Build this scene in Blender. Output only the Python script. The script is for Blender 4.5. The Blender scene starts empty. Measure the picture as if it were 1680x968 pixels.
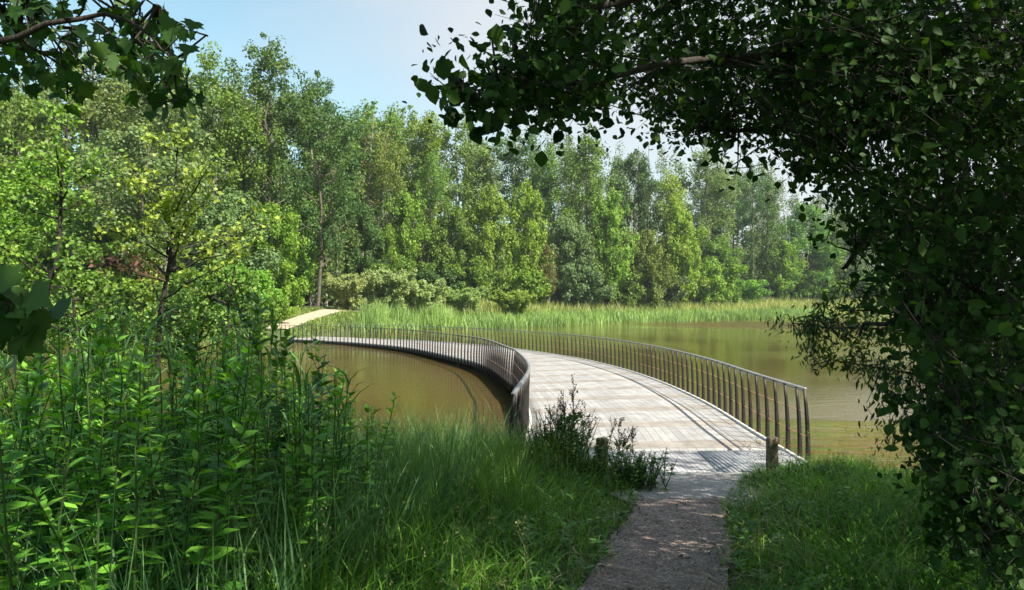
import bpy, math
import numpy as np
from math import radians as R

# ------------------------------------------------------------------ camera, sky, sun, exposure
S = bpy.context.scene
COL = S.collection
CAM_Z = 2.35
cam_d = bpy.data.cameras.new('camera'); cam = bpy.data.objects.new('camera', cam_d); COL.objects.link(cam)
cam_d.sensor_width = 36; cam_d.lens = 27.0; cam_d.clip_start = 0.05; cam_d.clip_end = 3000
cam.location = (0, 0, CAM_Z); cam.rotation_euler = (R(90.59), 0, 0)
S.camera = cam
SUN = np.array([0.56, -0.38, 0.74]); SUN /= np.linalg.norm(SUN)
EL = math.asin(SUN[2]); AZ = math.atan2(SUN[0], SUN[1])
world = bpy.data.worlds.new('World'); S.world = world; world.use_nodes = True
wn = world.node_tree; wn.nodes.clear()
wo = wn.nodes.new('ShaderNodeOutputWorld'); wb = wn.nodes.new('ShaderNodeBackground')
sky = wn.nodes.new('ShaderNodeTexSky'); sky.sky_type = 'NISHITA'; sky.sun_disc = False
sky.sun_elevation = EL; sky.sun_rotation = AZ; sky.air_density = 1.0; sky.dust_density = 1.2; sky.ozone_density = 0.4
# thin high cloud veil (follows the direction in the sky)
tc = wn.nodes.new('ShaderNodeTexCoord'); mp = wn.nodes.new('ShaderNodeMapping'); mp.inputs['Scale'].default_value = (1.0, 1.0, 2.2)
mp.inputs['Location'].default_value = (0.55, 0.3, 0.0)
nz = wn.nodes.new('ShaderNodeTexNoise'); nz.inputs['Scale'].default_value = 1.3; nz.inputs['Detail'].default_value = 3
cr = wn.nodes.new('ShaderNodeMapRange'); cr.inputs['From Min'].default_value = 0.40; cr.inputs['From Max'].default_value = 0.66
cr.inputs['To Min'].default_value = 0.12; cr.inputs['To Max'].default_value = 0.8
mx = wn.nodes.new('ShaderNodeMix'); mx.data_type = 'RGBA'
mx.inputs[7].default_value = (3.4, 3.4, 3.5, 1)
wn.links.new(tc.outputs['Generated'], mp.inputs['Vector']); wn.links.new(mp.outputs[0], nz.inputs['Vector'])
sxyz = wn.nodes.new('ShaderNodeSeparateXYZ'); wn.links.new(tc.outputs['Generated'], sxyz.inputs[0])
ma = wn.nodes.new('ShaderNodeMath'); ma.operation = 'MULTIPLY_ADD'; ma.inputs[1].default_value = 0.55; wn.links.new(sxyz.outputs[0], ma.inputs[0]); wn.links.new(nz.outputs['Fac'], ma.inputs[2])
wn.links.new(ma.outputs[0], cr.inputs['Value']); wn.links.new(cr.outputs[0], mx.inputs[0])
hue = wn.nodes.new('ShaderNodeMix'); hue.data_type = 'RGBA'; hue.blend_type = 'MULTIPLY'; hue.inputs[0].default_value = 1; hue.inputs[7].default_value = (.86, 1.07, .92, 1)
wn.links.new(sky.outputs[0], hue.inputs[6]); wn.links.new(hue.outputs[2], mx.inputs[6]); wn.links.new(mx.outputs[2], wb.inputs['Color'])
wb.inputs['Strength'].default_value = 0.11
wn.links.new(wb.outputs[0], wo.inputs['Surface'])
sl = bpy.data.lights.new('sun', 'SUN'); sl.energy = 5.0; sl.angle = R(0.53); sl.color = (1.0, 0.93, 0.80)
so = bpy.data.objects.new('sun', sl); COL.objects.link(so)
import mathutils
so.rotation_euler = mathutils.Vector(SUN).to_track_quat('Z', 'Y').to_euler()
S.view_settings.view_transform = 'Standard'; S.view_settings.look = 'None'
S.view_settings.exposure = 1.2; S.view_settings.gamma = 1; S.view_settings.use_curve_mapping = False
S.render.engine = 'CYCLES'
S.cycles.max_bounces = 6; S.cycles.diffuse_bounces = 3; S.cycles.transmission_bounces = 4; S.cycles.volume_bounces = 0
S.cycles.use_denoising = True; S.cycles.caustics_reflective = False; S.cycles.caustics_refractive = False

rng = np.random.default_rng(11)
F = 1260.0
HOR = 497.0
def P(px, py, d):                       # a place in the world seen at that spot of the photo, at distance d
    return np.array([(px - 840) / F * d, d, CAM_Z - (py - HOR) / F * d])
def norm(v):
    v = np.asarray(v, float); return v / np.maximum(np.linalg.norm(v, axis=-1, keepdims=True), 1e-9)

# ------------------------------------------------------------------ mesh helper
class MB:
    def __init__(s): s.v = []; s.f = []; s.n = 0; s.var = []
    def add(s, v, faces, var=None):
        v = np.asarray(v, float).reshape(-1, 3)
        if not isinstance(faces, list) or np.isscalar(faces[0][0]): faces = [np.asarray(faces)]
        nf = 0
        for f in faces:
            f = np.asarray(f, np.int64)
            if len(f) == 0: continue
            s.f.append(f + s.n); nf += len(f)
            if var is None or np.isscalar(var): s.var.append(np.full(len(f), 0.5 if var is None else var))
            else:
                s.var.append(np.repeat(var, len(f) // len(var)))
        s.v.append(v); s.n += len(v)
    def mesh(s, name):
        me = bpy.data.meshes.new(name)
        v = np.concatenate(s.v); me.vertices.add(len(v)); me.vertices.foreach_set('co', v.astype(np.float32).ravel())
        lv = np.concatenate([f.ravel() for f in s.f]); cnt = np.concatenate([np.full(len(f), f.shape[1]) for f in s.f])
        st = np.concatenate([[0], np.cumsum(cnt)[:-1]])
        me.loops.add(len(lv)); me.loops.foreach_set('vertex_index', lv.astype(np.int32))
        me.polygons.add(len(cnt)); me.polygons.foreach_set('loop_start', st.astype(np.int32)); me.polygons.foreach_set('loop_total', cnt.astype(np.int32))
        me.update(calc_edges=True)
        a = me.attributes.new('tone', 'FLOAT', 'FACE'); a.data.foreach_set('value', np.concatenate(s.var).astype(np.float32))
        return me
    def build(s, name, mat, parent=None, smooth=False):
        me = s.mesh(name); me.materials.append(mat)
        if smooth: me.polygons.foreach_set('use_smooth', np.ones(len(me.polygons), bool))
        o = bpy.data.objects.new(name, me); COL.objects.link(o)
        if parent is not None: o.parent = parent
        return o
def tag(o, label=None, cat=None, group=None, kind=None):
    for k, x in (('label', label), ('category', cat), ('group', group), ('kind', kind)):
        if x: o[k] = x
    return o
def empty(name, loc=(0, 0, 0), label=None, cat=None, group=None):
    o = bpy.data.objects.new(name, None); o.location = tuple(loc); o.empty_display_size = 0.2; COL.objects.link(o)
    return tag(o, label, cat, group)
def copy_tree(o, parent=None):
    c = o.copy(); COL.objects.link(c)
    if parent is not None: c.parent = parent
    for ch in list(o.children): copy_tree(ch, c)
    return c

def tube(mb, pts, rad, sides=6, var=0.5):
    pts = np.asarray(pts, float); n = len(pts); rad = np.broadcast_to(np.asarray(rad, float), (n,))
    t = norm(np.gradient(pts, axis=0))
    ref = np.where(np.abs(t[:, 2:3]) > 0.9, np.array([[1., 0, 0]]), np.array([[0, 0, 1.]]))
    a = norm(np.cross(t, ref)); b = np.cross(t, a)
    an = np.linspace(0, 2 * np.pi, sides, endpoint=False)
    v = pts[:, None] + rad[:, None, None] * (np.cos(an)[None, :, None] * a[:, None] + np.sin(an)[None, :, None] * b[:, None])
    i = np.arange(n - 1)[:, None] * sides; j = np.arange(sides)[None]; k = (j + 1) % sides
    f = np.stack([i + j, i + k, i + sides + k, i + sides + j], -1).reshape(-1, 4)
    mb.add(v.reshape(-1, 3), f, var)
def wobble(a, b, n, amp, r, sag=0.0):
    a = np.asarray(a, float); b = np.asarray(b, float); t = np.linspace(0, 1, n)[:, None]
    p = a + (b - a) * t; L = np.linalg.norm(b - a)
    w = np.cumsum(r.normal(0, amp * L / n, (n, 3)), axis=0); w -= t * w[-1]
    p += w; p[:, 2] -= sag * L * 4 * (t * (1 - t))[:, 0] * -1
    return p

SH = {  # leaf outlines: (x along the width, y along the leaf, z fold)
 'quad':  (np.array([[0, 0, 0], [.42, .5, .06], [0, 1, 0], [-.42, .5, .06]]), [[0, 1, 2, 3]]),
 'ovate': (np.array([[0, 0, 0], [.30, .22, .05], [.42, .50, .08], [.26, .82, .05], [0, 1.08, -.05], [-.26, .82, .05], [-.42, .50, .08], [-.30, .22, .05]]),
           [[0, 1, 2, 3, 4], [0, 4, 5, 6, 7]]),
 'lance': (np.array([[0, 0, 0], [.11, .22, .03], [.14, .5, .02], [0, 1, -.12], [-.14, .5, .02], [-.11, .22, .03], [0, .5, -.02]]),
           [[0, 1, 2, 6], [6, 2, 3, 4], [0, 6, 4, 5]]),
 'maple': (np.array([[0, 0, 0], [.22, -.06, .02], [.50, .10, .05], [.40, .26, .03], [.62, .52, .06], [.34, .50, .02], [.30, .62, .02], [.16, .66, 0], [0, 1.05, -.06],
                     [-.16, .66, 0], [-.30, .62, .02], [-.34, .50, .02], [-.62, .52, .06], [-.40, .26, .03], [-.50, .10, .05], [-.22, -.06, .02]]),
           [[0, 1, 2, 3, 5], [3, 4, 5], [0, 5, 6, 7], [0, 7, 8, 9], [0, 9, 10, 11], [0, 11, 13, 14, 15], [11, 12, 13]]),
}
def leaves(mb, pos, axis, nrm, size, shape='quad', var=None, wid=1.0):
    pos = np.asarray(pos, float); n = len(pos)
    if n == 0: return
    a = norm(axis); nn = norm(nrm); x = norm(np.cross(a, nn)); nn = np.cross(x, a)
    tv, tf = SH[shape]; m = len(tv); size = np.broadcast_to(np.asarray(size, float), (n,))
    v = pos[:, None] + size[:, None, None] * (tv[None, :, 0:1] * wid * x[:, None] + tv[None, :, 1:2] * a[:, None] + tv[None, :, 2:3] * nn[:, None])
    if var is None: var = rng.random(n)
    fs = []
    base = np.arange(n)[:, None] * m
    v = v.reshape(-1, 3)
    fs = []; vs = []
    mb.v.append(v)
    for f in tf:
        mb.f.append(base + np.array(f)[None] + mb.n); mb.var.append(np.asarray(var, float))
    mb.n += len(v)
def blades(mb, base, h, w, lean, az, curl=0.5, var=None, segs=3):
    # grass blades: ribbons that bend over; lean = how far the tip travels sideways per height
    base = np.asarray(base, float); n = len(base)
    h = np.broadcast_to(h, (n,)); w = np.broadcast_to(w, (n,)); lean = np.broadcast_to(lean, (n,))
    d = np.stack([np.cos(az), np.sin(az), np.zeros(n)], -1)
    fa = az + np.pi / 2 + rng.normal(0, .6, n); sd = np.stack([np.cos(fa), np.sin(fa), np.zeros(n)], -1)
    rows = []
    ts = np.linspace(0, 1, segs + 1)
    for t in ts:
        off = (lean * h * t ** 1.8)[:, None] * d
        up = h * (t - curl * lean * 0.5 * t ** 3)
        c = base + off + np.stack([np.zeros(n), np.zeros(n), up], -1)
        ww = (w * (1 - t ** 2.2) * .5)[:, None]
        if t < 1: rows += [c - sd * ww, c + sd * ww]
        else: rows += [c]
    v = np.stack(rows, 1); m = v.shape[1]; b = np.arange(n)[:, None] * m
    if var is None: var = rng.random(n)
    mb.v.append(v.reshape(-1, 3))
    for s in range(segs - 1):
        mb.f.append(b + np.array([[2 * s, 2 * s + 1, 2 * s + 3, 2 * s + 2]]) + mb.n); mb.var.append(var)
    mb.f.append(b + np.array([[2 * segs - 2, 2 * segs - 1, 2 * segs]]) + mb.n); mb.var.append(var)
    mb.n += n * m

# ------------------------------------------------------------------ materials
def newmat(name):
    m = bpy.data.materials.new(name); m.use_nodes = True; nt = m.node_tree
    return m, nt, nt.nodes['Principled BSDF']
def N(nt, t, **kw):
    n = nt.nodes.new(t)
    for k, v in kw.items():
        if k in n.inputs: n.inputs[k].default_value = v
        else: setattr(n, k, v)
    return n
def ramp(nt, fac, stops):
    r = nt.nodes.new('ShaderNodeValToRGB'); e = r.color_ramp.elements
    while len(e) < len(stops): e.new(0.5)
    for i, (p, c) in enumerate(stops): e[i].position = p; e[i].color = (*c, 1)
    nt.links.new(fac, r.inputs[0]); return r.outputs[0]
def bump(nt, b, h, strength, dist):
    n = N(nt, 'ShaderNodeBump'); n.inputs['Strength'].default_value = strength; n.inputs['Distance'].default_value = dist
    nt.links.new(h, n.inputs['Height']); nt.links.new(n.outputs[0], b.inputs['Normal']); return n
def leaf_material(name, gloss=0.45, trans=0.35, spread=(0.62, 1.38)):
    # colour comes from the object's own colour; each leaf differs a little by its tone
    m, nt, b = newmat(name); L = nt.links
    oi = N(nt, 'ShaderNodeObjectInfo'); at = N(nt, 'ShaderNodeAttribute'); at.attribute_name = 'tone'
    mr = N(nt, 'ShaderNodeMapRange'); mr.inputs['To Min'].default_value = spread[0]; mr.inputs['To Max'].default_value = spread[1]
    L.new(at.outputs['Fac'], mr.inputs['Value'])
    hs = N(nt, 'ShaderNodeHueSaturation'); L.new(oi.outputs['Color'], hs.inputs['Color']); L.new(mr.outputs[0], hs.inputs['Value'])
    m2 = N(nt, 'ShaderNodeMapRange'); m2.inputs['To Min'].default_value = 0.525; m2.inputs['To Max'].default_value = 0.48
    L.new(at.outputs['Fac'], m2.inputs['Value']); L.new(m2.outputs[0], hs.inputs['Hue'])
    L.new(hs.outputs[0], b.inputs['Base Color']); b.inputs['Roughness'].default_value = gloss; b.inputs['Specular IOR Level'].default_value = 0.35
    tr = N(nt, 'ShaderNodeBsdfTranslucent')
    g = N(nt, 'ShaderNodeMix', data_type='RGBA', blend_type='MULTIPLY'); g.inputs[0].default_value = 1.0
    g.inputs[7].default_value = (1.35, 1.30, 0.45, 1); L.new(hs.outputs[0], g.inputs[6]); L.new(g.outputs[2], tr.inputs['Color'])
    mix = N(nt, 'ShaderNodeMixShader'); mix.inputs[0].default_value = trans
    L.new(b.outputs[0], mix.inputs[1]); L.new(tr.outputs[0], mix.inputs[2]); L.new(mix.outputs[0], nt.nodes['Material Output'].inputs['Surface'])
    return m
M = {}
M['leaf'] = leaf_material('far_leaf', 0.6, 0.35)
M['near_leaf'] = leaf_material('near_leaf', 0.5, 0.30, (0.6, 1.5))
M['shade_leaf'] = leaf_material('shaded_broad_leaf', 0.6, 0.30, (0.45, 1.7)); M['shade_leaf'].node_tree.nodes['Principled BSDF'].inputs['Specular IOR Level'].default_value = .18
M['blade'] = leaf_material('grass_blade', 0.5, 0.35, (0.5, 1.6))
M['dry'] = leaf_material('dry_leaf', 0.8, 0.1, (0.5, 1.4))
def bark(name, c1, c2, sc=6):
    m, nt, b = newmat(name); t = N(nt, 'ShaderNodeTexCoord'); mp = N(nt, 'ShaderNodeMapping'); mp.inputs['Scale'].default_value = (sc, sc, sc * .2)
    n = N(nt, 'ShaderNodeTexNoise'); n.inputs['Scale'].default_value = 3; n.inputs['Detail'].default_value = 5
    nt.links.new(t.outputs['Object'], mp.inputs[0]); nt.links.new(mp.outputs[0], n.inputs['Vector'])
    nt.links.new(ramp(nt, n.outputs['Fac'], [(.35, c1), (.65, c2)]), b.inputs['Base Color']); b.inputs['Roughness'].default_value = .9
    bump(nt, b, n.outputs['Fac'], .6, .02); return m
M['bark'] = bark('grey_bark', (.05, .04, .03), (.16, .135, .10))
M['dark_bark'] = bark('dark_bark', (.015, .012, .009), (.045, .036, .027), 20)
M['pale_bark'] = bark('pale_bark', (.16, .14, .11), (.36, .33, .27))
# weathered timber of the short posts
m, nt, b = newmat('weathered_timber'); M['timber'] = m
t = N(nt, 'ShaderNodeTexCoord'); mp = N(nt, 'ShaderNodeMapping'); mp.inputs['Scale'].default_value = (30, 30, 2.5)
n = N(nt, 'ShaderNodeTexNoise'); n.inputs['Scale'].default_value = 2; n.inputs['Detail'].default_value = 6
nt.links.new(t.outputs['Object'], mp.inputs[0]); nt.links.new(mp.outputs[0], n.inputs['Vector'])
nt.links.new(ramp(nt, n.outputs['Fac'], [(.3, (.05, .038, .025)), (.5, (.14, .11, .07)), (.7, (.22, .18, .13))]), b.inputs['Base Color'])
b.inputs['Roughness'].default_value = .85; bump(nt, b, n.outputs['Fac'], .7, .01)
# ground
m, nt, b = newmat('bank_soil_and_turf'); M['ground'] = m
t = N(nt, 'ShaderNodeTexCoord'); n = N(nt, 'ShaderNodeTexNoise'); n.inputs['Scale'].default_value = .6; n.inputs['Detail'].default_value = 9; n.inputs['Roughness'].default_value = .7
nt.links.new(t.outputs['Object'], n.inputs['Vector'])
n2 = N(nt, 'ShaderNodeTexNoise'); n2.inputs['Scale'].default_value = 25; n2.inputs['Detail'].default_value = 6; nt.links.new(t.outputs['Object'], n2.inputs['Vector'])
nt.links.new(ramp(nt, n.outputs['Fac'], [(.3, (.030, .045, .012)), (.5, (.055, .085, .018)), (.72, (.10, .12, .035))]), b.inputs['Base Color'])
b.inputs['Roughness'].default_value = .95; bump(nt, b, n2.outputs['Fac'], .8, .05)
# gravel path
def gravel(name, cs, scale=70):
    m, nt, b = newmat(name); t = N(nt, 'ShaderNodeTexCoord')
    v = N(nt, 'ShaderNodeTexVoronoi'); v.inputs['Scale'].default_value = scale; nt.links.new(t.outputs['Object'], v.inputs['Vector'])
    n = N(nt, 'ShaderNodeTexNoise'); n.inputs['Scale'].default_value = 5; n.inputs['Detail'].default_value = 10; n.inputs['Roughness'].default_value = .75; nt.links.new(t.outputs['Object'], n.inputs['Vector'])
    sx = N(nt, 'ShaderNodeSeparateColor'); nt.links.new(v.outputs['Color'], sx.inputs[0])
    c1 = ramp(nt, n.outputs['Fac'], [(.33, cs[0]), (.5, cs[1]), (.68, cs[2])]); c2 = ramp(nt, sx.outputs[0], [(.0, (.5, .48, .45)), (.8, (1.0, 1.0, 1.0)), (1, (1.7, 1.6, 1.5))])
    g = N(nt, 'ShaderNodeMix', data_type='RGBA', blend_type='MULTIPLY'); g.inputs[0].default_value = 1; nt.links.new(c1, g.inputs[6]); nt.links.new(c2, g.inputs[7])
    nt.links.new(g.outputs[2], b.inputs['Base Color']); b.inputs['Roughness'].default_value = .95; bump(nt, b, v.outputs['Distance'], .9, .012); return m
M['gravel'] = gravel('trodden_gravel', [(.17, .125, .105), (.32, .25, .22), (.44, .36, .32)])
M['sand'] = gravel('pale_sandy_gravel', [(.30, .25, .17), (.42, .36, .26), (.5, .44, .33)], 30)
M['concrete'] = gravel('dusty_concrete', [(.34, .33, .33), (.44, .43, .43), (.52, .50, .49)], 120)
# water
m, nt, b = newmat('murky_water'); M['water'] = m
t = N(nt, 'ShaderNodeTexCoord')
mp = N(nt, 'ShaderNodeMapping'); mp.inputs['Scale'].default_value = (.55, 1.7, 1); nt.links.new(t.outputs['Object'], mp.inputs[0])
n1 = N(nt, 'ShaderNodeTexNoise'); n1.inputs['Scale'].default_value = 1.5; n1.inputs['Detail'].default_value = 4; nt.links.new(mp.outputs[0], n1.inputs['Vector'])
n2 = N(nt, 'ShaderNodeTexNoise'); n2.inputs['Scale'].default_value = 7; n2.inputs['Detail'].default_value = 5; n2.inputs['Roughness'].default_value = .65; nt.links.new(mp.outputs[0], n2.inputs['Vector'])
n3 = N(nt, 'ShaderNodeTexNoise'); n3.inputs['Scale'].default_value = .05; n3.inputs['Detail'].default_value = 3; nt.links.new(t.outputs['Object'], n3.inputs['Vector'])
mr = N(nt, 'ShaderNodeMapRange'); mr.inputs['From Min'].default_value = .42; mr.inputs['From Max'].default_value = .62; mr.inputs['To Min'].default_value = .4; mr.inputs['To Max'].default_value = 1.9
nt.links.new(n3.outputs['Fac'], mr.inputs['Value'])
ad = N(nt, 'ShaderNodeMath', operation='MULTIPLY_ADD'); ad.inputs[1].default_value = .42
nt.links.new(n2.outputs['Fac'], ad.inputs[0]); nt.links.new(n1.outputs['Fac'], ad.inputs[2])
ml = N(nt, 'ShaderNodeMath', operation='MULTIPLY'); nt.links.new(ad.outputs[0], ml.inputs[0]); nt.links.new(mr.outputs[0], ml.inputs[1])
nt.links.new(ramp(nt, n3.outputs['Fac'], [(.35, (.072, .048, .012)), (.65, (.108, .074, .020))]), b.inputs['Base Color'])
b.inputs['Roughness'].default_value = .04; b.inputs['IOR'].default_value = 1.33
vd = N(nt, 'ShaderNodeVectorMath', operation='DISTANCE'); vd.inputs[1].default_value = (7.2, 13.5, -.65); nt.links.new(t.outputs['Object'], vd.inputs[0])
g1 = N(nt, 'ShaderNodeMapRange'); g1.inputs['From Min'].default_value = 1.5; g1.inputs['From Max'].default_value = 6.5; g1.inputs['To Min'].default_value = 1; g1.inputs['To Max'].default_value = 0; g1.interpolation_type = 'SMOOTHSTEP'
nt.links.new(vd.outputs['Value'], g1.inputs['Value'])
mq = N(nt, 'ShaderNodeMapping'); mq.inputs['Scale'].default_value = (.45, 2.6, 1); mq.inputs['Rotation'].default_value = (0, 0, .12); nt.links.new(t.outputs['Object'], mq.inputs[0])
n4 = N(nt, 'ShaderNodeTexNoise'); n4.inputs['Scale'].default_value = 1.0; n4.inputs['Detail'].default_value = 2; nt.links.new(mq.outputs[0], n4.inputs['Vector'])
m4 = N(nt, 'ShaderNodeMath', operation='MULTIPLY'); nt.links.new(n4.outputs['Fac'], m4.inputs[0]); nt.links.new(g1.outputs[0], m4.inputs[1])
m5 = N(nt, 'ShaderNodeMath', operation='MULTIPLY_ADD'); m5.inputs[1].default_value = 150.0; nt.links.new(m4.outputs[0], m5.inputs[0]); nt.links.new(ml.outputs[0], m5.inputs[2])
vd2 = N(nt, 'ShaderNodeVectorMath', operation='DISTANCE'); vd2.inputs[1].default_value = (38, 105, -.65); nt.links.new(t.outputs['Object'], vd2.inputs[0])
g2 = N(nt, 'ShaderNodeMapRange'); g3 = N(nt, 'ShaderNodeMapRange'); g3.inputs['From Min'].default_value = 13; g3.inputs['From Max'].default_value = 20; g3.inputs['To Min'].default_value = .16; g3.inputs['To Max'].default_value = .04; nt.links.new(vd2.outputs['Value'], g3.inputs['Value']); nt.links.new(g3.outputs[0], b.inputs['Roughness'])
g2.inputs['From Min'].default_value = 14; g2.inputs['From Max'].default_value = 21; g2.inputs['To Min'].default_value = 140; g2.inputs['To Max'].default_value = 1; nt.links.new(vd2.outputs['Value'], g2.inputs['Value'])
m6 = N(nt, 'ShaderNodeMath', operation='MULTIPLY'); nt.links.new(m5.outputs[0], m6.inputs[0]); nt.links.new(g2.outputs[0], m6.inputs[1])
bump(nt, b, m6.outputs[0], .6, .017)
# bridge
def metal(name, c, rough=.5, met=.0, spots=None):
    m, nt, b = newmat(name); t = N(nt, 'ShaderNodeTexCoord'); n = N(nt, 'ShaderNodeTexNoise'); n.inputs['Scale'].default_value = 9; n.inputs['Detail'].default_value = 8
    nt.links.new(t.outputs['Object'], n.inputs['Vector'])
    c2 = spots or tuple(x * 1.3 for x in c)
    nt.links.new(ramp(nt, n.outputs['Fac'], [(.38, tuple(x * .75 for x in c)), (.52, c), (.72, c2)]), b.inputs['Base Color'])
    b.inputs['Roughness'].default_value = rough; b.inputs['Metallic'].default_value = met; return m
M['post_steel'] = metal('weathering_steel', (.013, .011, .011), .6, .0, (.035, .020, .015))
M['rail_steel'] = metal('galvanised_rail', (.30, .30, .32), .4, .5)
M['wire'] = metal('rusty_bar', (.50, .26, .13), .5, .2, (.6, .35, .2))
M['beam'] = metal('dark_edge_beam', (.05, .045, .045), .7)
M['kerb'] = metal('pale_kerb', (.5, .48, .45), .6)
def deckmat():
    m, nt, b = newmat('bleached_ribbed_decking'); L = nt.links
    uv = N(nt, 'ShaderNodeUVMap'); sx = N(nt, 'ShaderNodeSeparateXYZ'); L.new(uv.outputs[0], sx.inputs[0])   # x across (m), y along (m)
    def math_(op, a, bb=None):
        n = N(nt, 'ShaderNodeMath', operation=op)
        if isinstance(a, (int, float)): n.inputs[0].default_value = a
        else: L.new(a, n.inputs[0])
        if bb is not None:
            if isinstance(bb, (int, float)): n.inputs[1].default_value = bb
            else: L.new(bb, n.inputs[1])
        return n.outputs[0]
    rib = math_('PINGPONG', sx.outputs[0], .075)                        # plank joints every 15 cm
    joint = math_('LESS_THAN', rib, .006)
    band = math_('FRACT', math_('DIVIDE', math_('ADD', sx.outputs[1], .35), 2.3))
    isb = math_('LESS_THAN', band, .30)
    cross = math_('LESS_THAN', math_('PINGPONG', band, .5), .006)
    n = N(nt, 'ShaderNodeTexNoise'); n.inputs['Scale'].default_value = 2.2; n.inputs['Detail'].default_value = 9; n.inputs['Roughness'].default_value = .7; L.new(uv.outputs[0], n.inputs['Vector'])
    cid = N(nt, 'ShaderNodeTexWhiteNoise', noise_dimensions='2D'); cb = N(nt, 'ShaderNodeCombineXYZ')
    L.new(math_('FLOOR', math_('DIVIDE', sx.outputs[0], .15)), cb.inputs[0]); L.new(math_('FLOOR', math_('DIVIDE', math_('ADD', sx.outputs[1], .35), 2.3)), cb.inputs[1]); L.new(cb.outputs[0], cid.inputs['Vector'])
    plank = ramp(nt, n.outputs['Fac'], [(.3, (.20, .196, .19)), (.5, (.285, .28, .277)), (.68, (.36, .353, .35))])
    tan = ramp(nt, n.outputs['Fac'], [(.3, (.16, .14, .12)), (.5, (.245, .22, .195)), (.7, (.31, .28, .245))])
    mA = N(nt, 'ShaderNodeMix', data_type='RGBA'); L.new(isb, mA.inputs[0]); L.new(plank, mA.inputs[6]); L.new(tan, mA.inputs[7])
    mr = N(nt, 'ShaderNodeMapRange'); mr.inputs['To Min'].default_value = .86; mr.inputs['To Max'].default_value = 1.08; L.new(cid.outputs['Value'], mr.inputs['Value'])
    mB = N(nt, 'ShaderNodeMix', data_type='RGBA', blend_type='MULTIPLY'); mB.inputs[0].default_value = 1; L.new(mA.outputs[2], mB.inputs[6]); L.new(mr.outputs[0], mB.inputs[7])
    jj = math_('MAXIMUM', math_('MULTIPLY', joint, math_('SUBTRACT', 1.0, math_('MULTIPLY', isb, .7))), cross)
    mC = N(nt, 'ShaderNodeMix', data_type='RGBA'); L.new(math_('MULTIPLY', jj, .75), mC.inputs[0]); L.new(mB.outputs[2], mC.inputs[6]); mC.inputs[7].default_value = (.12, .10, .085, 1)
    L.new(mC.outputs[2], b.inputs['Base Color']); b.inputs['Roughness'].default_value = .75
    bump(nt, b, math_('SUBTRACT', math_('MULTIPLY', n.outputs['Fac'], .4), jj), .5, .006); return m
M['deck'] = deckmat()
m, nt, b = newmat('ribbed_metal_plate'); M['plate'] = m
t = N(nt, 'ShaderNodeTexCoord'); w = N(nt, 'ShaderNodeTexWave'); w.inputs['Scale'].default_value = 4.5; w.bands_direction = 'X'; nt.links.new(t.outputs['Object'], w.inputs['Vector'])
n = N(nt, 'ShaderNodeTexNoise'); n.inputs['Scale'].default_value = 6; n.inputs['Detail'].default_value = 9; nt.links.new(t.outputs['Object'], n.inputs['Vector'])
c1 = ramp(nt, n.outputs['Fac'], [(.3, (.30, .30, .32)), (.6, (.42, .42, .44)), (.75, (.50, .46, .42))]); c2 = ramp(nt, w.outputs['Fac'], [(.1, (.62, .62, .62)), (.4, (1, 1, 1))])
g = N(nt, 'ShaderNodeMix', data_type='RGBA', blend_type='MULTIPLY'); g.inputs[0].default_value = 1; nt.links.new(c1, g.inputs[6]); nt.links.new(c2, g.inputs[7])
nt.links.new(g.outputs[2], b.inputs['Base Color']); b.inputs['Roughness'].default_value = .55; b.inputs['Metallic'].default_value = .3; bump(nt, b, w.outputs['Fac'], .6, .01)

# ------------------------------------------------------------------ terrain
WATER = -0.65
FAR = np.array([(-400, 20), (-120, 40), (-70, 52), (-45, 58), (-30, 60.5), (-22, 60.5), (-17.5, 61.0), (-15.0, 70), (-13.5, 80), (-9.8, 87), (-1.5, 92),
                (4.7, 99), (11.8, 112), (30, 130), (50, 148), (78, 164), (120, 172), (200, 150), (400, 120)], float)
NEAR = np.array([(-400, 6), (-60, 6), (-20, 10.5), (-8, 11.8), (-3, 11.9), (-.5, 12.2), (.2, 12.6), (4.3, 12.7), (5.0, 12.0), (6.2, 11.5), (9, 11.2), (14, 11), (40, 6), (400, -40)], float)
def dist_poly(x, y, poly):
    best = np.full(x.shape, 1e9)
    for (ax, ay), (bx, by) in zip(poly[:-1], poly[1:]):
        dx, dy = bx - ax, by - ay; t = np.clip(((x - ax) * dx + (y - ay) * dy) / (dx * dx + dy * dy), 0, 1)
        best = np.minimum(best, np.hypot(x - ax - t * dx, y - ay - t * dy))
    return best
def lnoise(x, y, s, sd=0):
    return (np.sin(x * s * 1.3 + 1.7 + sd) * np.cos(y * s * 1.1 + .4 * sd) + .5 * np.sin(x * s * 2.9 + y * s * 2.1 + sd) + .3 * np.cos(y * s * 5.3 - x * s * 4.1 + 2 * sd)) / 1.8
def path_x(y): return np.interp(y, [-30, 0, 5.35, 8.7, 10.6], [-9, -.55, 1.0, 1.93, 2.45])
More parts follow.
